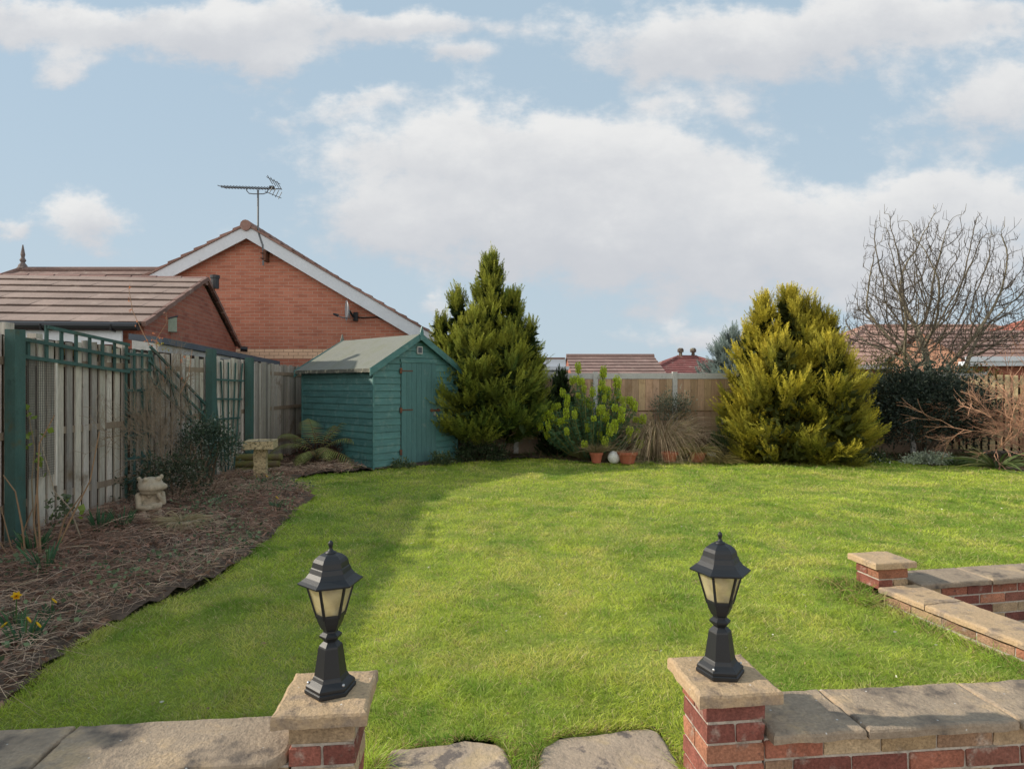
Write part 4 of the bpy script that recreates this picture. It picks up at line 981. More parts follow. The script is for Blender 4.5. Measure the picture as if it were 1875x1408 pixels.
trellis('green trellis fallen over diagonally across the boards by the middle green post',
  [(fp(7.62,1.98,.06),fp(9.06,1.20,.06)),(fp(7.60,1.80,.06),fp(9.05,1.02,.06)),(fp(7.62,1.58,.06),fp(8.85,.86,.06))],.034,.018,
  [(fp(7.66,1.93,.042),fp(7.9,1.42,.042)),(fp(8.05,1.72,.042),fp(8.3,1.2,.042)),(fp(8.5,1.48,.042),fp(8.7,.98,.042)),(fp(8.95,1.27,.042),fp(9.03,.9,.042))])
trellis('green fan trellis between the two farther green posts',
  [(fp(9.30,1.58,.05),fp(10.42,1.56,.05)),(fp(9.34,1.28,.05),fp(10.34,1.25,.05)),(fp(9.40,.96,.05),fp(10.26,.94,.05)),(fp(9.46,.66,.05),fp(10.18,.64,.05))],.03,.016,
  [(fp(9.86+.10*k,.1,.035),fp(9.86+.27*k,1.86,.035)) for k in (-2,-1,0,1,2)])
def wire():
    t=thing('wire_mesh_panel','fine wire mesh panel fixed over dark boards next to the nearest green post','wire mesh',(fx(5.6)+.03,5.6,0))
    m=MB(); y0,y1,z0,z1=5.55,6.02,.62,1.74
    y=y0
    while y<y1+.001: m.bar(fp(y,z0,.045),fp(y,z1,.045),.003,.003); y+=.024
    z=z0
    while z<z1: m.bar(fp(y0,z,.045),fp(y1,z,.045),.003,.003); z+=.024
    obj('mesh',m,MAT['wire'],t,world=True)
    m=MB(); m.box((fx(6)+.03,6.02,.5),(fx(6)+.055,6.045,1.75),(1.3,1.3,1.3)); obj('edge_batten',m,MAT['fence'],t,world=True)
wire()
def back_fence():
    Y=13.30; t=thing('panel_fence','brown timber panel fence with concrete posts and grey cap rail at the back','fence',(3,Y,0))
    X=lambda x:(x-CX)/F*Y
    px=[945-145*k for k in (2,1)]+[945,1090,1235,1380,1525,1670,1800]
    for x in px:
        m=MB(); m.box((X(x)-.05,Y-.055,-.1),(X(x)+.05,Y+.05,1.775),jit=.002); obj('post',m,MAT['concrete'],t,world=True)
    for a,b in zip(px[:-1],px[1:]):
        x0,x1=X(a)+.052,X(b)-.052
        m=MB()
        for z0,z1 in ((.30,.905),(.935,1.622)):
            x=x0
            while x<x1-.01:
                w=min(random.choice((.145,.15,.155)),x1-x); o=random.uniform(0,.006); m.box((x+.002,Y-.012-o,z0),(x+w-.002,Y+.008-o,z1),np.array((1,random.uniform(.93,1.03),random.uniform(.88,1.05)))*random.uniform(.72,1.18)); x+=w
        m.box((x0,Y-.008,.90),(x1,Y+.03,.94),(.4,.35,.3))
        obj('panel',m,MAT['larch'],t,world=True)
        m=MB(); m.box((x0,Y-.03,1.622),(x1,Y+.03,1.745),jit=.003); obj('cap_rail',m,MAT['concrete'],t,world=True)
        m=MB(); m.box((x0,Y-.02,-.05),(x1,Y+.02,.298),(.55,.42,.32)); obj('gravel_board',m,MAT['concrete'],t,world=True)
back_fence()
def right_fence():
    A=np.array((9.25,13.42)); B=np.array((15.5,10.3)); d=B-A; L=np.linalg.norm(d); t=thing('paling_fence','sunlit yellowish paling fence behind the reddish twiggy shrub at right','fence',(A[0],A[1],0),math.atan2(d[1],d[0]))
    m=MB(); x=.0
    while x<L:
        zt=1.68+.012*x+random.uniform(-.012,.012)-(0.07 if 2.1<x<4.2 else 0); c=random.uniform(.8,1.15); w=.088
        V=[(x,-.03,.1),(x+w,-.03,.1),(x+w,-.012,.1),(x,-.012,.1),(x,-.03,zt),(x+w,-.03,zt),(x+w,-.012,zt),(x,-.012,zt)]
        m.add(V,[(3,2,1,0),(4,5,6,7),(0,1,5,4),(1,2,6,5),(2,3,7,6),(3,0,4,7)],np.array((1,1,1))*c); x+=.128
    obj('palings',m,MAT['pale'],t)
    m=MB(); x=.064
    while x<L: m.box((x,.03,.1),(x+.085,.045,1.62)); x+=.128
    obj('rear_palings',m,MAT['fence_back'],t)
    m=MB(); 
    for z in (.4,1.0,1.5): m.box((0,-.011,z),(L,.029,z+.07))
    obj('rails',m,MAT['pale'],t)
    for x in (.0,2.1,4.2,6.2):
        m=MB(); m.box((x-.05,.046,-.1),(x+.05,.14,1.72)); obj('post',m,MAT['concrete'],t)
right_fence()

# ------------------------------------------------------------------ conifers
def sprays(P,D,L,cb,ct,nl=13,w=.013,curve=.28):
    """flat feathery sprays, tips curling upward"""
    n=len(P); D=unit(D); up=np.array((0,0,1.))
    lat=unit(np.cross(D,up+rng.normal(0,.55,(n,3)))); nrm=np.cross(lat,D)
    O=[[] for _ in range(7)]
    for i in range(nl):
        t=(i+.6)/nl; q=P+D*(L*t)[:,None]; q[:,2]+=curve*L*t*t
        ax=unit(D+up*(2*curve*t))
        for sg in (-1,1):
            sp=rng.uniform(.55,.95,n)*(1-.3*t)
            d=unit(ax*np.cos(sp)[:,None]+lat*(sg*np.sin(sp))[:,None]+nrm*rng.normal(0,.22,(n,1))+up*.12)
            ln=L*(.36*(1-t)**.7+.07)*rng.uniform(.65,1.25,n)
            k=np.clip(.25+.75*t+rng.normal(0,.12,n),0,1)[:,None]
            for lst,v in zip(O,(q,d,ln,np.full(n,w)*rng.uniform(.8,1.5,n),cb*(1-k)+ct*k,(cb*(1-k)+ct*k)*1.12,np.cross(d,nrm)+rng.normal(0,.35,(n,3)))): lst.append(v)
    q=P+D*(L*.9)[:,None]; q[:,2]+=curve*L*.81
    for lst,v in zip(O,(q,unit(D+up*2*curve),L*.2,np.full(n,w),ct,ct*1.1,rdir(n))): lst.append(v)
    return [np.concatenate(x) for x in O]
def conifer(name,label,loc,lead,gold,deep,dens=60,trunk_h=2.5,Lr=(.22,.42),group='golden conifers by the back fence',fine=1.0):
    t=thing(name,label,'conifer',loc,0,group)
    m=MB(); m.tube([(0,0,-.1),(.03,0,trunk_h*.5),(0,0,trunk_h)],[.11,.08,.03],8,(.13,.09,.06)); obj('trunk',m,MAT['bark'],t)
    gold=np.array(gold); deep=np.array(deep); AP=[];AD=[];AL=[];CB=[];CT=[]; bm=MB()
    for (x,y,z0,zt,r,p,dn) in lead:
        nb=int(.85*dens*dn*r*(zt-z0))
        for _ in range(nb):
            h=rng.random()**.9; z=z0+(zt-z0)*h
            rad=r*(1-h**p)*(.55+.45*min(1,h/.18)**.7)*(rng.uniform(.60,1.12) if rng.random()<.8 or h<.35 else rng.uniform(1.1,1.34))+.05
            th=rng.uniform(0,6.283); o=np.array((math.cos(th),math.sin(th),0))
            el=math.radians(18+58*h**1.6+rng.normal(0,9))
            tip=np.array((x,y,0))+o*rad+np.array((0,0,z))
            bl=max(.22,min(rad*1.05,.95)); bd=o*math.cos(el)+np.array((0,0,1))*math.sin(el); side=np.array((-o[1],o[0],0))
            base=tip-bd*bl
            ns=int(6+20*bl); u=rng.uniform(.28,1.0,ns)**.8; f=rng.uniform(-1,1,ns)
            sag=np.zeros((ns,3)); sag[:,2]=-.10*bl*np.sin(u*3.14)
            P=base+bd*(bl*u)[:,None]+side*(f*.12*bl)[:,None]+sag+rng.normal(0,.03,(ns,3))
            D=bd[None]*1.0+side*(f*.62)[:,None]+rng.normal(0,.20,(ns,3))+np.array((0,0,.10))
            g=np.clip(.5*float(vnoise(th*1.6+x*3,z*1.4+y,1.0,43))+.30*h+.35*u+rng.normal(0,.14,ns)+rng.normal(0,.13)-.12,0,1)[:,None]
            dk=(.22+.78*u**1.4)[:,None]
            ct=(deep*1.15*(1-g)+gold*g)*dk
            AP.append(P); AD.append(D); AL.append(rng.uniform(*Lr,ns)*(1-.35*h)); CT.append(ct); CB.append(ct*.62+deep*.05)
            if z<1.2 and rng.random()<.3: bm.tube([base,tip-bd*bl*.3],[.012,.006],4,(.12,.085,.05),cap=False)
    P,D,L,cb,ct=[np.concatenate(v) for v in (AP,AD,AL,CB,CT)]
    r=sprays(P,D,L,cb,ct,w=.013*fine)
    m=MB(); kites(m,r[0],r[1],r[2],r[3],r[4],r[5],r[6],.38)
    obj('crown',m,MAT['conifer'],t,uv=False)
    m=MB()
    for (x,y,z0,zt,rr,p,dn) in lead:
        n=int(420*rr*(zt-z0)); h=rng.random(n)*.92; z=z0+(zt-z0)*h; prof=rr*(1-h**p)*.66*np.sqrt(rng.random(n)); th=rng.uniform(0,6.3,n)
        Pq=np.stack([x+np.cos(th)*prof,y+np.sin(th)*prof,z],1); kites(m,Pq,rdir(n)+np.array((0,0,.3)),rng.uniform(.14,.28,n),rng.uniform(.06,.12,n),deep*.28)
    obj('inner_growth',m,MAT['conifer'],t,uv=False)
    if bm.n: obj('lower_branches',bm,MAT['bark'],t)
conifer('golden_conifer','tall pointed green gold conifer directly right of the shed',(-.50,12.75,0),
  [(.05,0,.40,4.12,1.22,1.05,1.0),(-.62,.05,.45,3.42,.78,1.25,1.0),(-.98,.05,.5,2.95,.42,1.3,.9),(.50,-.05,.6,3.35,.78,1.2,1.0),(.86,.05,.8,2.75,.46,1.3,1.0),(-.25,-.5,.45,2.9,.85,1.3,1.1),(.42,-.5,.6,2.5,.80,1.3,1.1),(-.85,-.35,.45,2.1,.55,1.4,1.0)],
  (.43,.44,.06),(.08,.145,.03),dens=46)
conifer('golden_conifer','broad bushy yellow gold conifer right of the back flower bed',(5.62,12.35,0),
  [(.0,.05,.05,3.36,1.22,1.7,1.0),(-.52,0,.05,3.22,.80,1.8,1.0),(.42,.05,.05,3.24,.80,1.8,1.0),(.72,0,.05,2.92,.78,2.2,1.0),(-.80,-.05,.05,2.60,.56,2.2,1.0),(.90,.0,.1,2.40,.52,2.2,1.0),(-.5,-.65,.03,2.35,.85,2.3,1.0),(.42,-.70,.03,2.35,.80,2.3,1.0),(.82,-.45,.05,1.8,.58,2.3,.9),(-.85,-.3,.03,1.75,.45,2.3,1.0),(1.12,.0,.35,1.95,.32,2.2,1.0)],
  (.70,.58,.065),(.15,.18,.03),dens=40,trunk_h=2.0)
conifer('blue_conifer','blue grey spruce peeping out behind the broad gold conifer',(5.75,16.6,0),[(0.25,0,.3,2.95,1.1,1.9,1.0)],(.34,.42,.38),(.17,.23,.21),dens=60,group=None)
def upright_conifer():
    conifer('dark_conifer','slim dark green upright conifer behind the flowering spurge',(1.04,12.95,0),[(0,0,.05,1.80,.40,1.3,1.4),(-.2,0,.05,1.3,.3,1.3,1.2)],(.07,.11,.04),(.030,.058,.022),dens=170,trunk_h=1.2,Lr=(.10,.18),group=None)
upright_conifer()

# ------------------------------------------------------------------ bare tree and twiggy shrubs
def grow(m,p,d,r,L,depth,col,up=.25,wig=.16,nseg=5,sides=5,childn=(3,5),spread=.7,minr=.004,tipcol=None,shr=.72):
    pts=[np.array(p,float)]; rad=[r]; dd=np.array(d,float); dd/=np.linalg.norm(dd)
    dirs=[dd]
    for i in range(nseg):
        dd=dd+rng.normal(0,wig,3)+np.array((0,0,up)); dd/=np.linalg.norm(dd)
        pts.append(pts[-1]+dd*L/nseg); rad.append(max(r*(1-.62*(i+1)/nseg),minr*.7)); dirs.append(dd)
    c=np.array(col) if tipcol is None else np.array(col)*(min(1,r/.05))+np.array(tipcol)*(1-min(1,r/.05))
    m.tube(pts,rad,sides if r>.02 else (4 if r>.008 else 3),c*rng.uniform(.85,1.15),cap=False)
    if depth<=0: return
    k=rng.integers(childn[0],childn[1]+1)
    for j in range(k):
        f=rng.uniform(.3,1.0) if j<k-1 else 1.0
        i=min(int(f*nseg),nseg-1); a=f*nseg-i
        q=pts[i]*(1-a)+pts[i+1]*a
        nd_=dirs[i+1]+unit(rng.normal(size=3))*spread*rng.uniform(.6,1.2)
        grow(m,q,nd_,max(rad[i]*rng.uniform(.5,.75),minr),L*shr*rng.uniform(.7,1.15),depth-1,col,up,wig,max(3,nseg-1),sides,childn,spread,minr,tipcol,shr)
def bare_tree():
    t=thing('bare_tree','leafless spreading tree with grey branches above the dark evergreen bush','tree',(9.5,13.75,0))
    m=MB(); m.tube([(0,0,-.1),(0,0,.5),(.0,0,.9),(0,.0,1.35)],[.16,.125,.105,.085],10,(.34,.31,.22)); obj('trunk',m,MAT['bark'],t,smooth=True)
    # crown: branches grown toward points spread through a wide fan-shaped dome
    r2=np.random.default_rng(23); A=[]
    while len(A)<4600:
        q=r2.uniform(-1,1,3); q[2]=abs(q[2])
        d=np.linalg.norm(q)
        an=math.atan2(q[1],q[0]); lim=.86+.14*math.sin(an*3+q[2]*5)+.08*math.sin(q[0]*9+q[1]*7)
        if d>lim or r2.random()>.25+.75*d: continue
        p=np.array((q[0]*2.45,q[1]*1.8,1.75+q[2]*3.78))
        if p[2]<1.75+.42*max(0,math.hypot(p[0],p[1])-.3): continue
        A.append(p)
    A=np.array(A); N=[np.array((0,0,z)) for z in (0,.5,.9,1.25)]; par=[-1,0,1,2]
    for d,k in (((-.45,.05,.75),6),((.42,-.1,.8),6),((-.08,.15,1),8),((.1,-.35,.9),5),((-.75,-.1,.6),6),((.75,.1,.55),6)):
        last=3 if k>5 else 2; d=np.array(d)/np.linalg.norm(d)
        for i in range(k): N.append(N[last]+d*.14+r2.normal(0,.012,3)); par.append(last); last=len(N)-1
    alive=np.ones(len(A),bool); near=np.full(len(A),9e9); ni=np.zeros(len(A),int); done=0
    for it in range(90):
        for i in range(done,len(N)):
            dd=np.linalg.norm(A-N[i],axis=1); m_=dd<near; near[m_]=dd[m_]; ni[m_]=i
        done=len(N); alive&=near>.105
        act=np.where(alive&(near<1.0))[0]
        if len(act)==0: break
        for i in np.unique(ni[act]):
            v=unit(A[act[ni[act]==i]]-N[i]).sum(0); v=v/max(np.linalg.norm(v),1e-6)
            prev=N[i]-N[par[i]]; prev=prev/max(np.linalg.norm(prev),1e-6)
            v=v+prev*.45+np.array((0,0,.12))+r2.normal(0,.10,3); v/=np.linalg.norm(v)
            q=N[i]+v*.10
            if np.min(np.linalg.norm(np.array(N)-q,axis=1))<.055: alive[act[ni[act]==i]]=False; continue
            N.append(q); par.append(int(i))
    n=len(N); kids=[[] for _ in range(n)]
    for i in range(1,n): kids[par[i]].append(i)
    w=np.zeros(n)
    for i in range(n-1,-1,-1): w[i]=1 if not kids[i] else sum(w[k] for k in kids[i])
    rad=np.minimum(.0054*w**.42,.085)
    m=MB(); tipc=np.array((.06,.047,.04)); col=np.array((.20,.175,.12)); stack=[(0,k) for k in kids[2]+kids[3]] ; seen=set()
    def chain(a,b):
        c=[a,b]
        while kids[c[-1]]: c.append(max(kids[c[-1]],key=lambda k:w[k]))
        return c
    todo=[(3,k) for k in kids[3]]+[(2,k) for k in kids[2] if k!=3]
    while todo:
        a,b=todo.pop(); c=chain(a,b)
        P=[N[i] for i in c]; rr=[min(rad[b],rad[i]) for i in c]; f=min(1,rr[0]/.045)
        P.append(P[-1]+np.array((r2.normal(0,.04),r2.normal(0,.04),r2.uniform(.08,.24)))); rr.append(.003)
        m.tube(P,rr,6 if rr[0]>.02 else 4 if rr[0]>.008 else 3,(col*f+tipc*(1-f))*r2.uniform(.85,1.15),cap=False)
        for i in c[1:]:
            for k in kids[i]:
                if k not in c: todo.append((i,k))
            if rad[i]<.012 and r2.random()<.62:
                d=r2.normal(0,.6,3)+np.array((0,0,.75)); d/=np.linalg.norm(d); L=r2.uniform(.06,.20)
                m.tube([N[i],N[i]+d*L*.5,N[i]+d*L+np.array((0,0,.03))],[.0042,.0035,.0026],3,tipc*r2.uniform(.8,1.2),cap=False)
    obj('branches',m,MAT['bark'],t)
bare_tree()
def twiggy(name,label,cat,loc,n,r,L,depth,col,tip,up,spread,d0=(1,1,.9),seedang=None,childn=(2,4),minr=.003,wig=.16,flat=None,squash=None):
    t=thing(name,label,cat,loc); m=MB()
    for i in range(n):
        a=rng.uniform(0,6.28) if seedang is None else rng.uniform(*seedang)
        d=(math.cos(a)*d0[0],math.sin(a)*d0[1],d0[2]*rng.uniform(.4,1.3))
        if flat is not None: d=(d[0]*flat[0],d[1]*flat[1],d[2])
        grow(m,(rng.normal(0,.12),rng.normal(0,.12),0),d,r*rng.uniform(.7,1.2),L*rng.uniform(.7,1.2),depth,col,up,wig,5,5,childn,spread,minr,tip,.62)
    if squash:
        for v in m.V: v[:,0]=v[:,0]*squash
    obj('stems',m,MAT['twig'],t); return t
twiggy('twiggy_shrub','reddish brown leafless shrub with arching twigs at right','shrub',(10.15,11.8,0),18,.014,1.25,3,(.52,.39,.27),(.46,.25,.16),-.015,.75,(.8,.6,1.0),childn=(4,6),minr=.0050)
twiggy('twiggy_shrub','tall thin red stemmed bare shrub at the far right edge','shrub',(11.3,12.2,0),9,.013,1.6,3,(.36,.19,.13),(.36,.12,.09),.02,.5,(.35,.3,1.2),childn=(3,5),minr=.0038)
twiggy('bare_climber','tangled brown bare climber on the fence by the diagonal trellis','climber',(-4.43,7.75,.25),15,.011,.95,3,(.22,.16,.105),(.27,.20,.14),.0,.8,(.25,1.0,1.2),childn=(4,6),minr=.003,flat=(.35,1.0),squash=.16)

twiggy('bare_shrub','low brown twiggy growth in front of the dark shrubs behind the statue','shrub',(-3.95,7.75,0),16,.008,.42,2,(.20,.13,.09),(.26,.18,.12),.0,.8,(.9,.9,.8),childn=(3,5),minr=.003)

# ------------------------------------------------------------------ leafy shrubs
def shrub(name,label,loc,R3,ncl,nleaf,lsz,cols,cat='shrub',lumps=9,stems=True,seed=0,zc=None,shell=.55,clr=.16,asp=.5,group=None,upw=.25):
    t=thing(name,label,cat,loc,0,group); cols=np.array(cols); zc=R3[2]*.95 if zc is None else zc
    if stems:
        m=MB()
        for i in range(9):
            a=rng.uniform(0,6.28); q=np.array((math.cos(a)*R3[0]*.6,math.sin(a)*R3[1]*.6,zc+R3[2]*.3)); m.tube([(0,0,-.05),q*.4+rng.normal(0,.05,3),q],[.022,.014,.006],5,(.10,.075,.05),cap=False)
        obj('stems',m,MAT['bark'],t)
    c=rdir(ncl); c[:,2]=np.where(c[:,2]<-.55,-c[:,2],c[:,2]); rr=(shell+(1-shell)*rng.random(ncl)**.5)*(.8+.4*rng.random(ncl))
    cen=c*rr[:,None]*np.array(R3)+np.array((0,0,zc))
    n=ncl*nleaf; ci=np.repeat(np.arange(ncl),nleaf)
    P=cen[ci]+rng.normal(0,clr,(n,3)); P[:,2]=np.maximum(P[:,2],.03)
    D=unit(P-cen[ci]+rng.normal(0,.1,(n,3)))*.8+rdir(n)*.5+c[ci]*.4+np.array((0,0,upw))
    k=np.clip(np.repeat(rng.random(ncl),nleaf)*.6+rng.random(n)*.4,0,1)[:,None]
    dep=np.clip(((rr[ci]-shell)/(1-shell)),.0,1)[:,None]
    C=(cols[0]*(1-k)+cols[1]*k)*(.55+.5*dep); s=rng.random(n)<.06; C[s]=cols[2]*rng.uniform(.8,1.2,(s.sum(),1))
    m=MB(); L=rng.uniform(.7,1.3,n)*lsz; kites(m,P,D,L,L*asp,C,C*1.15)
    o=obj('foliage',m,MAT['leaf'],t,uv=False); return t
G=lambda x,y,Y=None: (gp(x,y)[0],gp(x,y)[1],0)
shrub('evergreen_bush','large dark blue green evergreen bush under the bare tree',(8.60,12.75,0),(1.25,.75,.90),430,46,.07,((.018,.030,.022),(.06,.085,.062),(.14,.16,.12)),'bush',clr=.15,asp=.42)
shrub('evergreen_bush','olive yellow bush behind the fence right of the bare tree',(10.35,13.6,.9),(.55,.4,.42),90,50,.06,((.07,.065,.015),(.16,.13,.025),(.22,.17,.04)),'bush',clr=.13)
shrub('evergreen_bush','thin upright olive shrub at the left end of the dark bush',(8.0,13.0,.6),(.4,.3,.75),60,40,.05,((.05,.055,.02),(.12,.11,.04),(.16,.12,.05)),'bush',clr=.12)
shrub('evergreen_shrub','rounded glossy dark green shrub on the left bed beside the birdbath',(-4.15,8.30,0),(.36,.36,.34),80,34,.038,((.03,.055,.028),(.10,.14,.09),(.26,.30,.25)),clr=.08,asp=.6,zc=.62)
shrub('evergreen_shrub','low sprawling dark shrub behind the stone statue',(-4.2,7.4,0),(.42,.58,.24),80,30,.036,((.03,.042,.022),(.08,.10,.055),(.22,.15,.10)),clr=.09,asp=.6,zc=.30)
shrub('dry_shrub','dark reddish brown dead growth under the fern',(-3.62,11.4,0),(.45,.3,.22),60,40,.06,((.05,.025,.02),(.10,.05,.035),(.14,.09,.06)),clr=.08,asp=.25,zc=.15)
shrub('dry_shrub','low dark red heather left of the tussock grass',(2.08,12.5,0),(.32,.25,.30),70,40,.05,((.05,.012,.012),(.11,.03,.028),(.16,.06,.05)),clr=.07,asp=.3,zc=.22)
shrub('dry_shrub','small dark red heather right of the tussock grass',(3.75,12.55,0),(.30,.25,.26),60,40,.05,((.06,.02,.015),(.14,.05,.04),(.18,.08,.05)),clr=.07,asp=.3,zc=.22)
shrub('ground_plant','tiny green weed clump at the shed door right corner',(-1.35,11.40,0),(.20,.12,.10),20,25,.05,((.05,.08,.03),(.10,.14,.06),(.2,.22,.12)),'plant',stems=False,clr=.05,zc=.06)
shrub('ground_plant','tiny green weed clump at the shed door left corner',(-1.95,10.95,0),(.16,.10,.06),14,22,.05,((.05,.08,.03),(.10,.14,.06),(.2,.22,.12)),'plant',stems=False,clr=.04,zc=.04)
shrub('ground_plant','dark low foliage at the foot of the pointed conifer',(-.62,12.0,0),(.5,.25,.16),60,36,.05,((.015,.028,.014),(.05,.08,.03),(.12,.13,.08)),'plant',stems=False,clr=.08,zc=.12)
shrub('ground_plant','pale grey green mound of rockery plant at the right lawn edge',(7.95,11.55,0),(.40,.22,.07),60,36,.04,((.25,.30,.20),(.42,.46,.34),(.6,.62,.55)),'plant',stems=False,clr=.05,zc=.05,asp=.7)
shrub('ground_plant','small white flowered plant left of the pale mound',(6.95,11.65,0),(.18,.12,.12),16,24,.045,((.03,.05,.02),(.07,.10,.05),(.6,.64,.62)),'plant',stems=False,clr=.05,zc=.08,asp=.6)
shrub('ground_plant','low bright green rush like plant beside the small white ball',(4.35,12.45,0),(.28,.2,.2),60,40,.12,((.05,.085,.03),(.10,.15,.05),(.15,.2,.08)),'plant',stems=False,clr=.06,zc=.2,asp=.10,upw=1.2)
shrub('ground_plant','silvery leaved shrub behind the tussock by the concrete post',(3.45,12.95,0),(.38,.2,.28),50,30,.05,((.08,.10,.06),(.18,.20,.14),(.26,.27,.2)),'shrub',clr=.09,zc=.95,asp=.4)

def spurge(name,label,loc,n,Hh,spread,headcol,withhead=1.0,lean=(0,0),hs=1.0):
    t=thing(name,label,'plant',loc); sm=MB(); lm=MB(); heads=[]
    for i in range(n):
        a=rng.uniform(0,6.28); q=math.sqrt(rng.random())
        if rng.random()<.45: a=-abs(a-3.14)
        tip=np.array((math.cos(a)*spread[0]*q+lean[0],math.sin(a)*spread[1]*q+lean[1],Hh*(1-.55*q**1.7)*rng.uniform(.52,1.02)))
        if rng.random()<.2: tip[2]*=.55
        b=np.array((math.cos(a)*.14*q,math.sin(a)*.14*q,0)); mid=(b+tip)*.5+np.array((math.cos(a)*.10*q,math.sin(a)*.1*q,-.10*q))
        sm.tube([b,b*.3+mid*.7,mid*.35+tip*.65,tip],[.012,.010,.009,.007],5,(.14,.15,.05),cap=False)
        k=90; tt=rng.uniform(.38,.98,k)[:,None]; P=b*(1-tt)**2+2*mid*tt*(1-tt)+tip*tt*tt
        o=rdir(k); o[:,2]=-.12+rng.normal(0,.22,k); c=np.array((.035,.09,.045))*(1-tt)+np.array((.10,.20,.09))*tt
        kites(lm,P,o,rng.uniform(.06,.10,k),.017,c*rng.uniform(.7,1.2,(k,1)),c*1.1,fat=.6)
        if rng.random()<withhead and len(heads)<96: heads.append((tip,unit(tip-mid)))
    obj('stems',sm,MAT['twig'],t); obj('leaves',lm,MAT['leaf'],t,uv=False)
    for tip,d in heads:
        m=MB(); s=rng.uniform(.7,1.15)*hs; hl=.20*s*rng.uniform(.6,1.1); hr=.052*s; k=150
        u=rdir(k); sgn=rng.uniform(-.5,.5,k); 
        d=unit(d*.5+np.array((0,0,1)))
        perp=unit(np.cross(u,d)); fall=np.sqrt(np.clip(1-(np.abs(sgn)*1.75)**2.6,.05,1))
        P=tip+d*((sgn+.35)*hl)[:,None]+perp*(hr*fall*rng.uniform(.7,1.0,k))[:,None]
        D=perp+d*(sgn[:,None]*.9+.35)
        hc=np.array(headcol)*rng.uniform(.7,1.25,(k,1)); kites(m,P,D+rng.normal(0,.35,(k,3)),.026*s,.030*s,hc*.7,hc*1.2,fat=.6)
        m.sphere(tip+d*hl*.3,(hr*.72,hr*.72,hl*.45),8,6,np.array(headcol)*.55)
        obj('flower_head',m,MAT['leaf'],t,uv=False)
spurge('flowering_spurge','big spurge with many lime green flower heads in the back bed',(1.58,12.30,0),140,1.92,(1.05,.65),(.50,.60,.05))
spurge('flowering_spurge','sparse blue green spurge leaning beside the broad gold conifer',(4.75,12.65,0),14,1.42,(.42,.25),(.36,.42,.04),.15,(-.25,0))
spurge('flowering_spurge','short single spurge stem with yellow head right of the tussock',(3.62,12.35,0),3,.95,(.06,.06),(.36,.42,.05),.9,hs=.8)

# ------------------------------------------------------------------ grasses, pots, small things of the back bed
def tussock(name,label,loc,n,L,w,cols,cat='grass',up=(.5,1.3),spread=1.0,fall=.9,base=.10,group=None,parent=None,z=0,part='blades',mat='straw',pw=2.0):
    t=thing(name,label,cat,loc,0,group) if parent is None else parent
    a=rng.uniform(0,6.28,n); q=np.sqrt(rng.random(n)); o=np.stack([np.cos(a),np.sin(a),np.zeros(n)],1)
    P=o*(q*base)[:,None]+np.array((0,0,z)); D=unit(o*(.25+q*spread)[:,None]+np.stack([np.zeros(n),np.zeros(n),rng.uniform(*up,n)],1)+rng.normal(0,.12,(n,3)))
    ln=rng.uniform(.55,1.1,n)*L; bend=o*(ln*.25)[:,None]; bend[:,2]=-ln*fall*rng.uniform(.4,1.2,n)
    cols=np.array(cols); k=rng.random((n,1)); c=cols[0]*(1-k)+cols[1]*k; s=rng.random(n)<.15; c[s]=cols[2]
    Pmin=P[:,2]+D[:,2]*ln+bend[:,2]; low=Pmin<.02-z*0; bend[low,2]+=(.02-Pmin[low])
    m=MB(); ribbons(m,P,D,ln,w*rng.uniform(.7,1.3,n),bend,c*.8,seg=7,tipcol=c*1.1,pw=pw); obj(part,m,MAT[mat],t,uv=False); return t
tussock('tussock_grass','large arching tussock of pale straw grass in the back bed',(3.00,12.55,0),2600,1.62,.010,((.32,.23,.14),(.50,.38,.25),(.22,.20,.09)),up=(1.1,2.3),spread=.72,fall=.88,base=.30,pw=3.0)
m_=MB(); P=np.array([pp(x,y,Y) for x,y,Y in ((1205,790,12.2),(1212,795,12.2),(1218,792,12.15),(1222,800,12.1))]); Q=np.array([pp(x,y,Y) for x,y,Y in ((1246,841,11.75),(1251,842,11.7),(1241,838,11.8),(1256,836,11.8))])
ribbons(m_,P,unit(Q-P),np.linalg.norm(Q-P,axis=1),.02,np.zeros((4,3)),(.60,.52,.36),seg=4,taper=.5); tg=thing('dead_stalks','pale dead stalks leaning from the tussock down to the lawn','stalks',tuple(Q[0])); obj('stalk_bundle',m_,MAT['straw'],tg,world=True)
def pot(label,x,y,r,h,plant,tilt=0):
    X,Y=gp(x,y); t=thing('plant_pot',label,'plant pot',(X,Y,0),0,'terracotta pots in front of the back bed')
    m=MB(); m.lathe([(r*.68,0),(r*.92,h*.74),(r*1.04,h*.745),(r*1.06,h*.98),(r*1.02,h),(r*.93,h),(r*.9,h*.85)],18); p=obj('pot',m,MAT['terra'],t,smooth=False)
    m=MB(); m.lathe([(r*.9,h*.84),(.001,h*.88)],18,capb=False); obj('compost',m,MAT['soil'],t)
    if plant: tussock('','',None,*plant,parent=t,z=h*.85,base=r*.7,part='plant')
pot('small terracotta pot of dry twiggy grass left of the big white ball',1092,847,.125,.20,(420,.42,.007,((.25,.19,.10),(.36,.28,.16),(.16,.17,.07)),'',(.8,1.8),.8,.5))
pot('wide red terracotta pot right of the big white ball',1149,848,.185,.22,(160,.20,.006,((.42,.33,.2),(.34,.24,.13),(.2,.17,.1)),'',(.3,1.2),1.0,.6))
pot('terracotta pot half hidden under the straw tussock',1226,846,.16,.20,None)
pot('terracotta pot of arching brown sedge left of the small white ball',1277,845,.17,.20,(500,.50,.008,((.24,.19,.07),(.38,.30,.12),(.18,.2,.06)),'',(.5,1.3),1.0,.9))
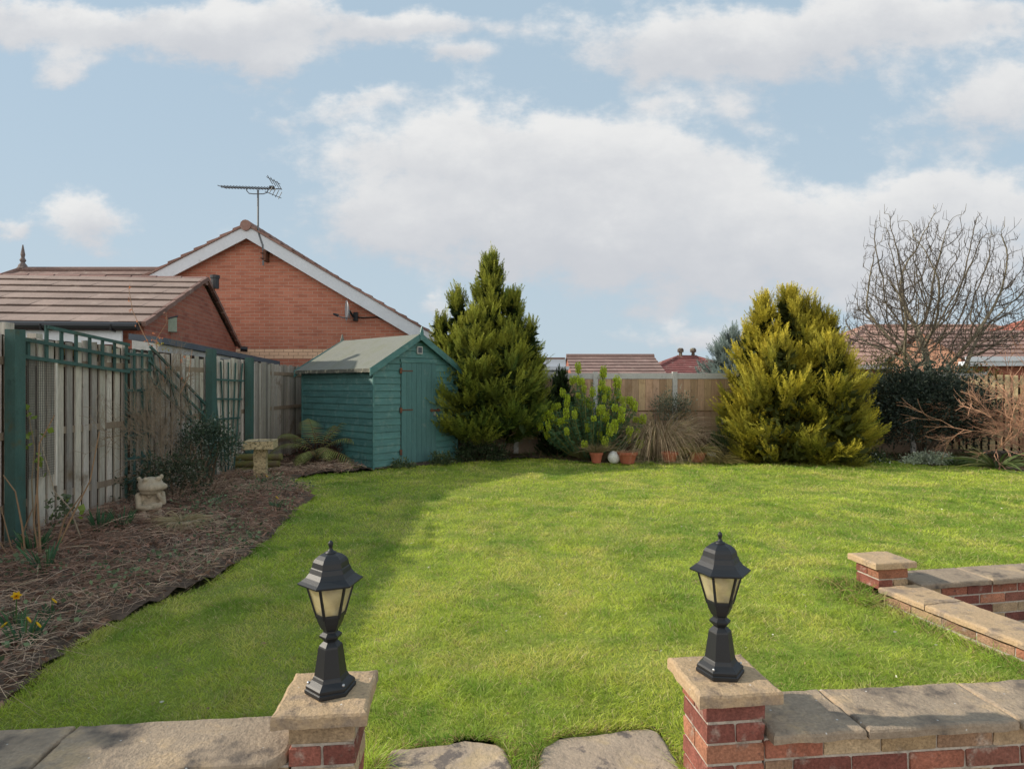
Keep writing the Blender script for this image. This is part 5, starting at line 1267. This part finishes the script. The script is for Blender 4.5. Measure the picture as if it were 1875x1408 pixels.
tussock('sedge_clump','low clump of bronze sedge right of the small white ball',(4.02,11.85,0),600,.44,.008,((.20,.16,.05),(.36,.28,.10),(.16,.18,.05)),'sedge',up=(.3,1.2),spread=1.0,fall=.8,base=.10)
tussock('dry_grass','dry grass clump behind the small terracotta pot',(1.72,12.15,0),420,.50,.006,((.22,.17,.09),(.32,.25,.14),(.2,.17,.08)),'grass',up=(.8,1.8),spread=.7,fall=.3,base=.16)
tussock('dry_grass','sprawling dead grass at the foot of the straw tussock',(2.75,12.0,0),360,.36,.007,((.30,.25,.14),(.42,.34,.2),(.22,.24,.1)),'grass',up=(.2,.9),spread=1.2,fall=.5,base=.45)
for lab,x,y,r in (('big round white stone ball between two terracotta pots',1124,847,.122),('small white stone ball beside the bronze sedge',1303,841,.092)):
    X,Y=gp(x,y); m=MB(); m.sphere((0,0,r*.82),(r,r,r),24,16); m.V=[v*(1+np.array([mnoise.noise(Vector(p*9))*.03 for p in v])[:,None]) for v in m.V]
    o=obj('stone_ball',m,MAT['ball'],smooth=True); o.location=(X,Y,0); tag(o,lab,'garden ball','white stone balls in the back bed')
tussock('strap_leaved_plant','strappy green plant with arching sword leaves at the right lawn edge',(8.75,11.0,0),60,.85,.035,((.07,.11,.035),(.16,.21,.07),(.28,.28,.12)),'plant',up=(.3,1.4),spread=1.0,fall=.55,base=.12,mat='leaf')
tussock('strap_leaved_plant','low green blades left of the arching sword leaves',(8.25,11.3,0),120,.30,.014,((.05,.10,.03),(.10,.16,.05),(.2,.22,.1)),'plant',up=(.5,1.4),spread=.7,fall=.4,base=.15,mat='leaf')

# ------------------------------------------------------------------ fern, birdbath, logs, statue
def fern():
    t=thing('fern','green fern with spreading fronds against the shed side wall','fern',(-3.60,11.25,0))
    fr=[(-25,1.15,.15),(28,1.0,.95),(-150,1.0,.42),(165,.95,.62),(120,.75,1.0),(-60,.9,.35),(-5,.9,.55),(-115,.7,.2),(60,.8,.9)]
    for a,L,e in fr:
        m=MB(); a=R(a); d=np.array((math.cos(a),math.sin(a)*.8,0)); n=24; u=np.linspace(0,1,n)
        P=d*(L*u*(1-.15*u))[:,None]+np.array((0,0,1))*(.25+ L*(e*u*1.35-(.55)*u**2.4))[:,None]*np.minimum(1,u*6+.4)[:,None]
        P[:,2]=np.maximum(P[:,2],.05)
        m.tube(P,np.linspace(.008,.003,n),4,(.17,.14,.06),cap=False)
        T=unit(np.gradient(P,axis=0)); S=unit(np.cross(T,np.array((0,0,1.))))
        for s in (-1,1):
            ok=u>.15; w=.24*np.sin(np.clip((u-.08)/.92,0,1)**.75*math.pi)**.8+.02
            D=S*s+T*.45+np.array((0,0,-.18)); c=np.array((.30,.33,.10))*rng.uniform(.7,1.25,(ok.sum(),1)); b=rng.random(ok.sum())<.18; c[b]=np.array((.36,.26,.11))
            side=unit(np.cross(D,np.cross(T,S)))[ok]
            ribbons(m,P[ok],unit(D[ok]),w[ok],.017,np.zeros((ok.sum(),3))+np.array((0,0,-.04)),c,seg=4,tipcol=c*1.1,side=side,taper=.9,shape=1.5)
        obj('frond',m,MAT['leaf'],t,uv=False)
fern()
def birdbath():
    X,Y=-3.86,9.36; t=thing('birdbath','square sandstone birdbath on a carved column in the left bed','birdbath',(X,Y,.05),R(12))
    m=MB(); m.box((-.15,-.15,-.05),(.15,.15,.05),jit=.006); obj('base',m,MAT['sand'],t)
    m=MB(); m.lathe([(.125,.049),(.118,.07),(.112,.2),(.11,.40),(.115,.475)],4,R(45)); 
    m=MB()
    for k in range(8):
        z=.05+.053*k; o=random.uniform(-.004,.004); m.box((-.088+o,-.088-o,z),(.088+o,.088-o,z+.054),np.array((1,1,1))*random.uniform(.85,1.1),.004)
    obj('column',m,MAT['sand'],t)
    m=MB(); h=.215; V=[(-h,-h,.472),(h,-h,.472),(h,h,.472),(-h,h,.472),(-h,-h,.595),(h,-h,.595),(h,h,.595),(-h,h,.595)]; n=28
    m.add(V,[(3,2,1,0),(0,1,5,4),(1,2,6,5),(2,3,7,6),(3,0,4,7)])
    # top face with round bowl
    ring=[]
    for i in range(n):
        a=2*math.pi*i/n; c,s=math.cos(a),math.sin(a); k=h/max(abs(c),abs(s)); ring.append((c*k,s*k,.5952))
    V=ring+[(.18*math.cos(2*math.pi*i/n),.18*math.sin(2*math.pi*i/n),.5952) for i in range(n)]+[(.16*math.cos(2*math.pi*i/n),.16*math.sin(2*math.pi*i/n),.565) for i in range(n)]+[(0,0,.555)]
    fs=[(j*n+i,j*n+(i+1)%n,(j+1)*n+(i+1)%n,(j+1)*n+i) for j in range(2) for i in range(n)]+[(2*n+i,2*n+(i+1)%n,3*n) for i in range(n)]
    m.add(V,fs); b=obj('bowl',m,MAT['sand'],t)
    m=MB(); m.lathe([(.172,.583),(.001,.5835)],28,capb=False,capt=False); obj('water',m,MAT['water'],b)
birdbath()
for k,(z,lab) in enumerate(((.06,'bottom mossy log of the low stack behind the birdbath'),(.17,'middle mossy log of the low stack behind the birdbath'),(.28,'top mossy log of the low stack behind the birdbath'))):
    m=MB(); n=14; m.tube([(-.45+.93*i/n,math.sin(i*.9+k)*.008,0) for i in range(n+1)],[.056+.004*math.sin(i*1.7+k*2) for i in range(n+1)],14)
    o=obj('log',m,MAT['log'],smooth=False); o.location=(-4.42+.03*k,10.2+.02*k,z); o.rotation_euler=(0,0,R(4)); tag(o,lab,'log','stacked mossy logs')
def blobmesh(name,parts,mat,parent,vox=.010,caps=()):
    m=MB()
    for c,r in parts: m.sphere(c,r,20,14)
    for a,b,ra,rb in caps:
        a=np.array(a,float); b=np.array(b,float)
        for k in range(9): m.sphere(a+(b-a)*k/8,ra+(rb-ra)*k/8,14,10)
    me=mesh_from(m,name,True,False); o=bpy.data.objects.new(name+'_src',me); COL.objects.link(o)
    md=o.modifiers.new('r','REMESH'); md.mode='VOXEL'; md.voxel_size=vox; md.use_smooth_shade=True
    sm=o.modifiers.new('s','SMOOTH'); sm.iterations=3; sm.factor=.5
    dg=bpy.context.evaluated_depsgraph_get(); dg.update(); me2=bpy.data.meshes.new_from_object(o.evaluated_get(dg))
    bpy.data.objects.remove(o); me2.name=name; me2.materials.clear(); me2.materials.append(mat)
    a=me2.color_attributes.new('col','FLOAT_COLOR','POINT'); a.data.foreach_set('color',np.ones(len(me2.vertices)*4,np.float32))
    for p in me2.polygons: p.use_smooth=True
    q=bpy.data.objects.new(name,me2); COL.objects.link(q); q.parent=parent; return q
def statue():
    t=thing('stone_statue','seated stone animal statue with a broad smiling head in the left bed','statue',(-3.89,6.55,.05),R(38))
    # local: x right, -y front
    t.scale=(1.08,1.08,1.12)
    blobmesh('body',[((0,.03,.12),(.105,.095,.125)),((0,.02,.21),(.085,.075,.09)),((0,-.01,.335),(.115,.10,.075)),((.015,-.06,.315),(.130,.085,.050)),((-.05,-.07,.395),(.026,.026,.024)),((.06,-.07,.395),(.026,.026,.024)),((.10,.02,.40),(.022,.016,.026)),((-.095,.02,.395),(.022,.016,.024)),((.0,-.05,.272),(.10,.07,.030)),
       ((.02,-.09,.135),(.075,.028,.038)),((-.06,-.06,.05),(.05,.075,.05)),((.07,-.06,.05),(.05,.075,.05)),((-.02,-.065,.235),(.022,.02,.018)),((-.055,-.11,.035),(.032,.045,.026)),((.08,-.11,.035),(.032,.045,.026))],MAT['reconst'],t,.008,
       caps=[((-.10,.0,.235),(-.105,-.06,.14),.034,.028),((-.105,-.06,.14),(-.03,-.105,.125),.028,.025),((.10,.0,.235),(.105,-.06,.16),.032,.026),((.105,-.06,.16),(.06,-.09,.24),.024,.020)])
statue()
def bowlplanter():
    X,Y=gp(325,985); t=thing('stone_planter','low round stone planter overflowing with straw beside the statue','planter',(X,Y+.1,.02))
    m=MB(); m.lathe([(.09,0),(.13,.05),(.165,.12),(.175,.125),(.175,.145),(.15,.145),(.14,.11)],20); obj('bowl',m,MAT['reconst'],t)
    tussock('','',None,420,.23,.005,((.36,.28,.16),(.46,.37,.22),(.3,.27,.12)),'',(.3,1.2),.8,.9,parent=t,z=.12,base=.12,part='dead_grass')
bowlplanter()

# ------------------------------------------------------------------ left bed growth
def litter():
    m=MB(); n=17000; x=rng.uniform(-4.7,-1.7,n*2); y=rng.uniform(2.3,11.5,n*2)**1.0
    ok=inpoly(x,y,bed_poly)&(rng.random(n*2)<np.clip(7/y**1.1,0,1)*(.35+.9*vnoise(x,y,1.1,31))); x,y=x[ok],y[ok]; n=len(x)
    a=vnoise(x,y,1.6,32)*14+rng.normal(0,1.2,n); D=unit(np.stack([np.cos(a),np.sin(a),rng.normal(.22,.34,n)],1))
    L=rng.uniform(.06,.30,n)*np.where(rng.random(n)<.06,1.8,1.0); P=np.stack([x,y,bed_z(x,y)+rng.uniform(-.02,.05,n)+.05*vnoise(x,y,2.6,36)],1)-D*(L*.4)[:,None]*np.array((1,1,0))
    bend=rng.normal(0,.34,(n,3))*L[:,None]; bend[:,2]=-np.abs(D[:,2]*L*1.0)-L*.12
    k=vnoise(x,y,1.3,33)[:,None]+rng.normal(0,.2,(n,1)); k=np.clip(k*1.1-.12,0,1)
    c=np.array((.30,.175,.125))*(1-k)+np.array((.60,.45,.33))*k; c=c*rng.uniform(.5,1.3,(n,1)); s=rng.random(n)<.035; c[s]=np.array((.52,.42,.28))
    ribbons(m,P,D,L,.0031*np.maximum(1,y/4.5)*rng.uniform(.6,1.4,n),bend,c,seg=4,taper=.6)
    tag(obj('dead_stems',m,MAT['straw'],uv=False),'brown tangle of dead stems covering the left flower bed','dead stems',kind='stuff')
    # thin mat of fine dead leaves
    m=MB(); n=9000; x=rng.uniform(-4.7,-1.7,n*2); y=rng.uniform(2.3,12.5,n*2); ok=inpoly(x,y,bed_poly)&(rng.random(n*2)<np.clip(5/y,0,1)); x,y=x[ok],y[ok]; n=len(x)
    c=np.array((.18,.105,.075))*rng.uniform(.4,2.2,(n,1)); D=rdir(n)*np.array((1,1,.5))
    kites(m,np.stack([x,y,bed_z(x,y)+rng.uniform(-.02,.03,n)],1),D,rng.uniform(.03,.08,n),rng.uniform(.012,.03,n),c)
    tag(obj('leaf_litter',m,MAT['straw'],uv=False),'small brown dead leaves on the soil of the left flower bed','leaf litter',kind='stuff')
    # green ground cover patches
    m=MB(); cx=[(-3.1,8.4),(-3.35,8.0),(-2.6,7.2),(-2.55,8.6),(-2.35,5.55),(-2.5,5.8),(-2.85,4.4),(-3.0,3.6),(-2.75,3.0),(-3.4,6.8),(-3.6,7.3),(-2.9,8.9),(-3.3,9.1),(-2.95,2.75),(-3.7,4.6),(-3.55,8.8),(-2.7,5.0),(-3.0,6.2)]
    for (a,b) in cx:
        k=130; x=rng.normal(a,.20,k); y=rng.normal(b,.20,k); ok=inpoly(x,y,bed_poly); x,y=x[ok],y[ok]; k=len(x)
        c=np.array((.12,.165,.085))*rng.uniform(.5,1.7,(k,1)); D=rdir(k)*np.array((1,1,.4))+np.array((0,0,.35))
        kites(m,np.stack([x,y,bed_z(x,y)+rng.uniform(.0,.09,k)],1),D,rng.uniform(.025,.05,k),rng.uniform(.02,.035,k),c,c*1.2,fat=.55)
    tag(obj('ground_cover',m,MAT['leaf'],uv=False),'patchy small leaved green ground cover in the left flower bed','ground cover',kind='stuff')
    # back bed litter and low growth
    m=MB(); bp=edge_back+[(13,11),(13,13.2),(-2.0,13.2)]
    n=9000; x=rng.uniform(-1.5,11,n); y=rng.uniform(10.5,13.2,n); ok=inpoly(x,y,bp); x,y=x[ok],y[ok]; n=len(x)
    c=np.array((.10,.07,.04))*rng.uniform(.4,2.0,(n,1)); gsel=rng.random(n)<.4; c[gsel]=np.array((.05,.085,.025))*rng.uniform(.6,1.6,(gsel.sum(),1))
    D=unit(rdir(n)*np.array((1,1,.6))+np.array((0,0,.35))); L=rng.uniform(.06,.20,n)
    ribbons(m,np.stack([x,y,np.zeros(n)],1),D,L,.012,rng.normal(0,.04,(n,3)),c,seg=3)
    tag(obj('bed_undergrowth',m,MAT['straw'],uv=False),'low mixed undergrowth on the soil of the back bed','undergrowth',kind='stuff')
litter()
def daffodil(label,X,Y,n,L,flowers,z=0.03,col=((.035,.095,.05),(.07,.15,.06))):
    t=thing('daffodil_clump',label,'daffodils',(X,Y,z),0,'daffodil clumps in the left bed')
    a=rng.uniform(0,6.28,n); o=np.stack([np.cos(a),np.sin(a),np.zeros(n)],1); P=o*(.05*np.sqrt(rng.random(n)))[:,None]
    D=unit(o*.22+np.array((0,0,1))+rng.normal(0,.08,(n,3))); ln=rng.uniform(.6,1.05,n)*L; bend=o*(ln*.15)[:,None]; bend[:,2]=-ln*.12
    k=rng.random((n,1)); c=np.array(col[0])*(1-k)+np.array(col[1])*k
    m=MB(); ribbons(m,P,D,ln,.014,bend,c*.7,seg=4,tipcol=c*1.3,taper=.7,shape=4); obj('leaves',m,MAT['leaf'],t,uv=False)
    for (dx,dy,h,kind,fa) in flowers:
        m=MB(); b=np.array((dx*.4,dy*.4,0)); tp=np.array((dx,dy,h)); m.tube([b,b*.4+tp*.6+np.array((0,0,.02)),tp],[.004,.0035,.003],5,(.10,.17,.05),cap=False); s=obj('flower_stem',m,MAT['leaf'],t)
        f=np.array((math.cos(fa),math.sin(fa),-.15 if kind=='open' else -.9)); f/=np.linalg.norm(f); u=np.cross(f,(0,0,1)); u/=max(np.linalg.norm(u),1e-6); v=np.cross(u,f)
        m=MB(); y1=np.array((.75,.48,.02)); 
        if kind=='open':
            for i in range(6):
                q=2*math.pi*i/6; d=u*math.cos(q)+v*math.sin(q); kites(m,tp[None]+0*d,(d+f*.15)[None],.030,.019,(y1*1.05)[None],side=np.cross(d,f)[None],fat=.5)
            pts=[tp+f*.003,tp+f*.014,tp+f*.025]; m.tube(pts,[.007,.008,.012],10,(.72,.34,.01),cap=False)
        else:
            m.tube([tp,tp+f*.014,tp+f*.034,tp+f*.042],[.003,.006,.0055,.0015],8,y1*.9)
        obj('flower',m,MAT['petal'],s)
gx=lambda x,y:gp(x,y)
daffodil('open yellow daffodil standing highest near the left frame edge',*gx(30,1165),9,.17,[(.0,.0,.215,'open',-.9)])
daffodil('drooping yellow daffodil buds in a clump lower left',*gx(45,1195),26,.19,[(.03,-.02,.18,'bud',-.3),(.09,-.03,.155,'bud',-.2),(-.08,-.02,.15,'bud',3.4)])
daffodil('dark green daffodil leaves with one bud at the bed middle left',*gx(95,1142),16,.13,[(.0,.0,.13,'bud',0)])
daffodil('bright green tall daffodil leaves in front of the bare rose stems',*gx(85,1065),16,.33,[])
daffodil('blue green daffodil leaves at the foot of the nearest fence post',*gx(60,1030),46,.30,[])
daffodil('blue green daffodil leaves against the pale boards left of the statue',*gx(182,985),40,.30,[])
daffodil('blue green daffodil leaves just left of the statue',*gx(226,978),34,.28,[])
daffodil('small green leaf tuft with tiny buds at the birdbath foot',*gx(480,900),22,.20,[(.05,0,.2,'bud',0),(-.1,.05,.19,'bud',2)])
daffodil('small leaf tuft with yellow bud at the far lawn corner of the bed',*gx(505,940),14,.15,[(.0,.0,.17,'bud',0)])
def rose():
    t=thing('bare_rose','tall bare brown rose stems at the left frame edge','rose bush',(gp(48,1062)[0],gp(48,1062)[1],.05)); m=MB(); lm=MB(); b=np.array(t.location)
    for pts in ([(42,1058),(20,1000),(2,930)],[(48,1056),(40,960),(28,900),(6,870)],[(36,1062),(10,1010),(-20,960)],[(75,1030),(62,960),(66,905)],[(100,1010),(130,950),(165,880),(182,790)],[(100,1012),(118,950),(150,905)],[(45,1060),(38,985),(60,930)],[(75,1030),(68,900),(72,812),(100,760)]):
        Y=5.0 if pts[0][0]<80 else 5.25
        P=[pp(x,y,Y+.05*i) for i,(x,y) in enumerate(pts)]; P[0].z=.04
        m.tube(P,np.linspace(.0085,.004,len(P)),6,np.array((.24,.15,.085))*random.uniform(.8,1.2),cap=False)
        for i in range(5):
            q=P[-1].lerp(P[-2],random.random()); lm.n
            kites(lm,np.array(q)[None],rdir(1),.03,.012,np.array((.30,.13,.06))[None])
    obj('stems',m,MAT['twig'],t,world=True)
rose()
def ivy():
    t=thing('ivy','sparse yellow green ivy leaves climbing the mesh by the nearest post','ivy',(fx(5.6)+.08,5.62,0)); m=MB(); lm=MB()
    def L_(x,y,s=.055,c=(.22,.30,.05)):
        p=np.array(pp(x,y,5.55)); a=np.array((rng.normal(0,.4),-.6,rng.normal(.3,.4))); d=unit(np.cross(a,rdir(1)[0])); kites(lm,p[None],d[None],s*1.15,s,(np.array(c)*rng.uniform(.7,1.2))[None],side=np.cross(d,a)[None],fat=.42)
    for x,y in ((50,752),(55,757),(52,796),(88,795),(60,842),(66,838),(78,868),(60,815),(92,948),(140,938),(145,946),(50,760),(110,915),(70,830)): 
        for k in range(2): L_(x+rng.normal(0,5),y+rng.normal(0,5),rng.uniform(.04,.07))
    for k in range(70): L_(rng.uniform(88,135),rng.uniform(905,960),rng.uniform(.025,.045),(.09,.12,.06))
    m.tube([pp(62,960,5.5),pp(58,880,5.5),pp(64,820,5.52),pp(50,750,5.54)],[.006,.005,.004,.003],5,(.20,.15,.09),cap=False)
    m.tube([pp(150,990,5.55),pp(128,930,5.5),pp(100,900,5.5),pp(72,800,5.52)],[.006,.005,.004,.003],5,(.30,.24,.17),cap=False)
    obj('stems',m,MAT['twig'],t,world=True); obj('leaves',lm,MAT['leaf'],t,uv=False,world=True)
ivy()
def orange_climber():
    t=thing('climbing_stem','thin climbing stem with orange young leaves above the fence top','climber',(fx(8)+.05,7.9,0)); m=MB(); lm=MB()
    for pts in ([(285,680),(278,640),(262,610),(243,570),(236,530),(238,520)],[(300,700),(290,650),(284,625),(306,590),(304,572)],[(330,720),(345,690),(352,640)]):
        m.tube([pp(x,y,7.9) for x,y in pts],np.linspace(.006,.0025,len(pts)),5,(.34,.20,.12),cap=False)
    for x,y in ((250,593),(238,525),(237,550),(240,570),(284,612),(290,618),(288,628),(280,622),(340,655),(336,658),(332,690),(306,672),(300,576),(268,625),(275,632),(293,634)):
        p=np.array(pp(x,y,7.88)); 
        for k in range(3): kites(lm,(p+rng.normal(0,.012,3))[None],rdir(1),.035,.02,(np.array((.55,.20,.09))*rng.uniform(.7,1.2))[None])
    for k in range(14):
        p=np.array(pp(rng.normal(292,6),rng.normal(632,4),7.88)); kites(lm,p[None],rdir(1),.035,.02,np.array((.40,.33,.05))[None])
    obj('stem',m,MAT['twig'],t,world=True); obj('leaves',lm,MAT['leaf'],t,uv=False,world=True)
orange_climber()
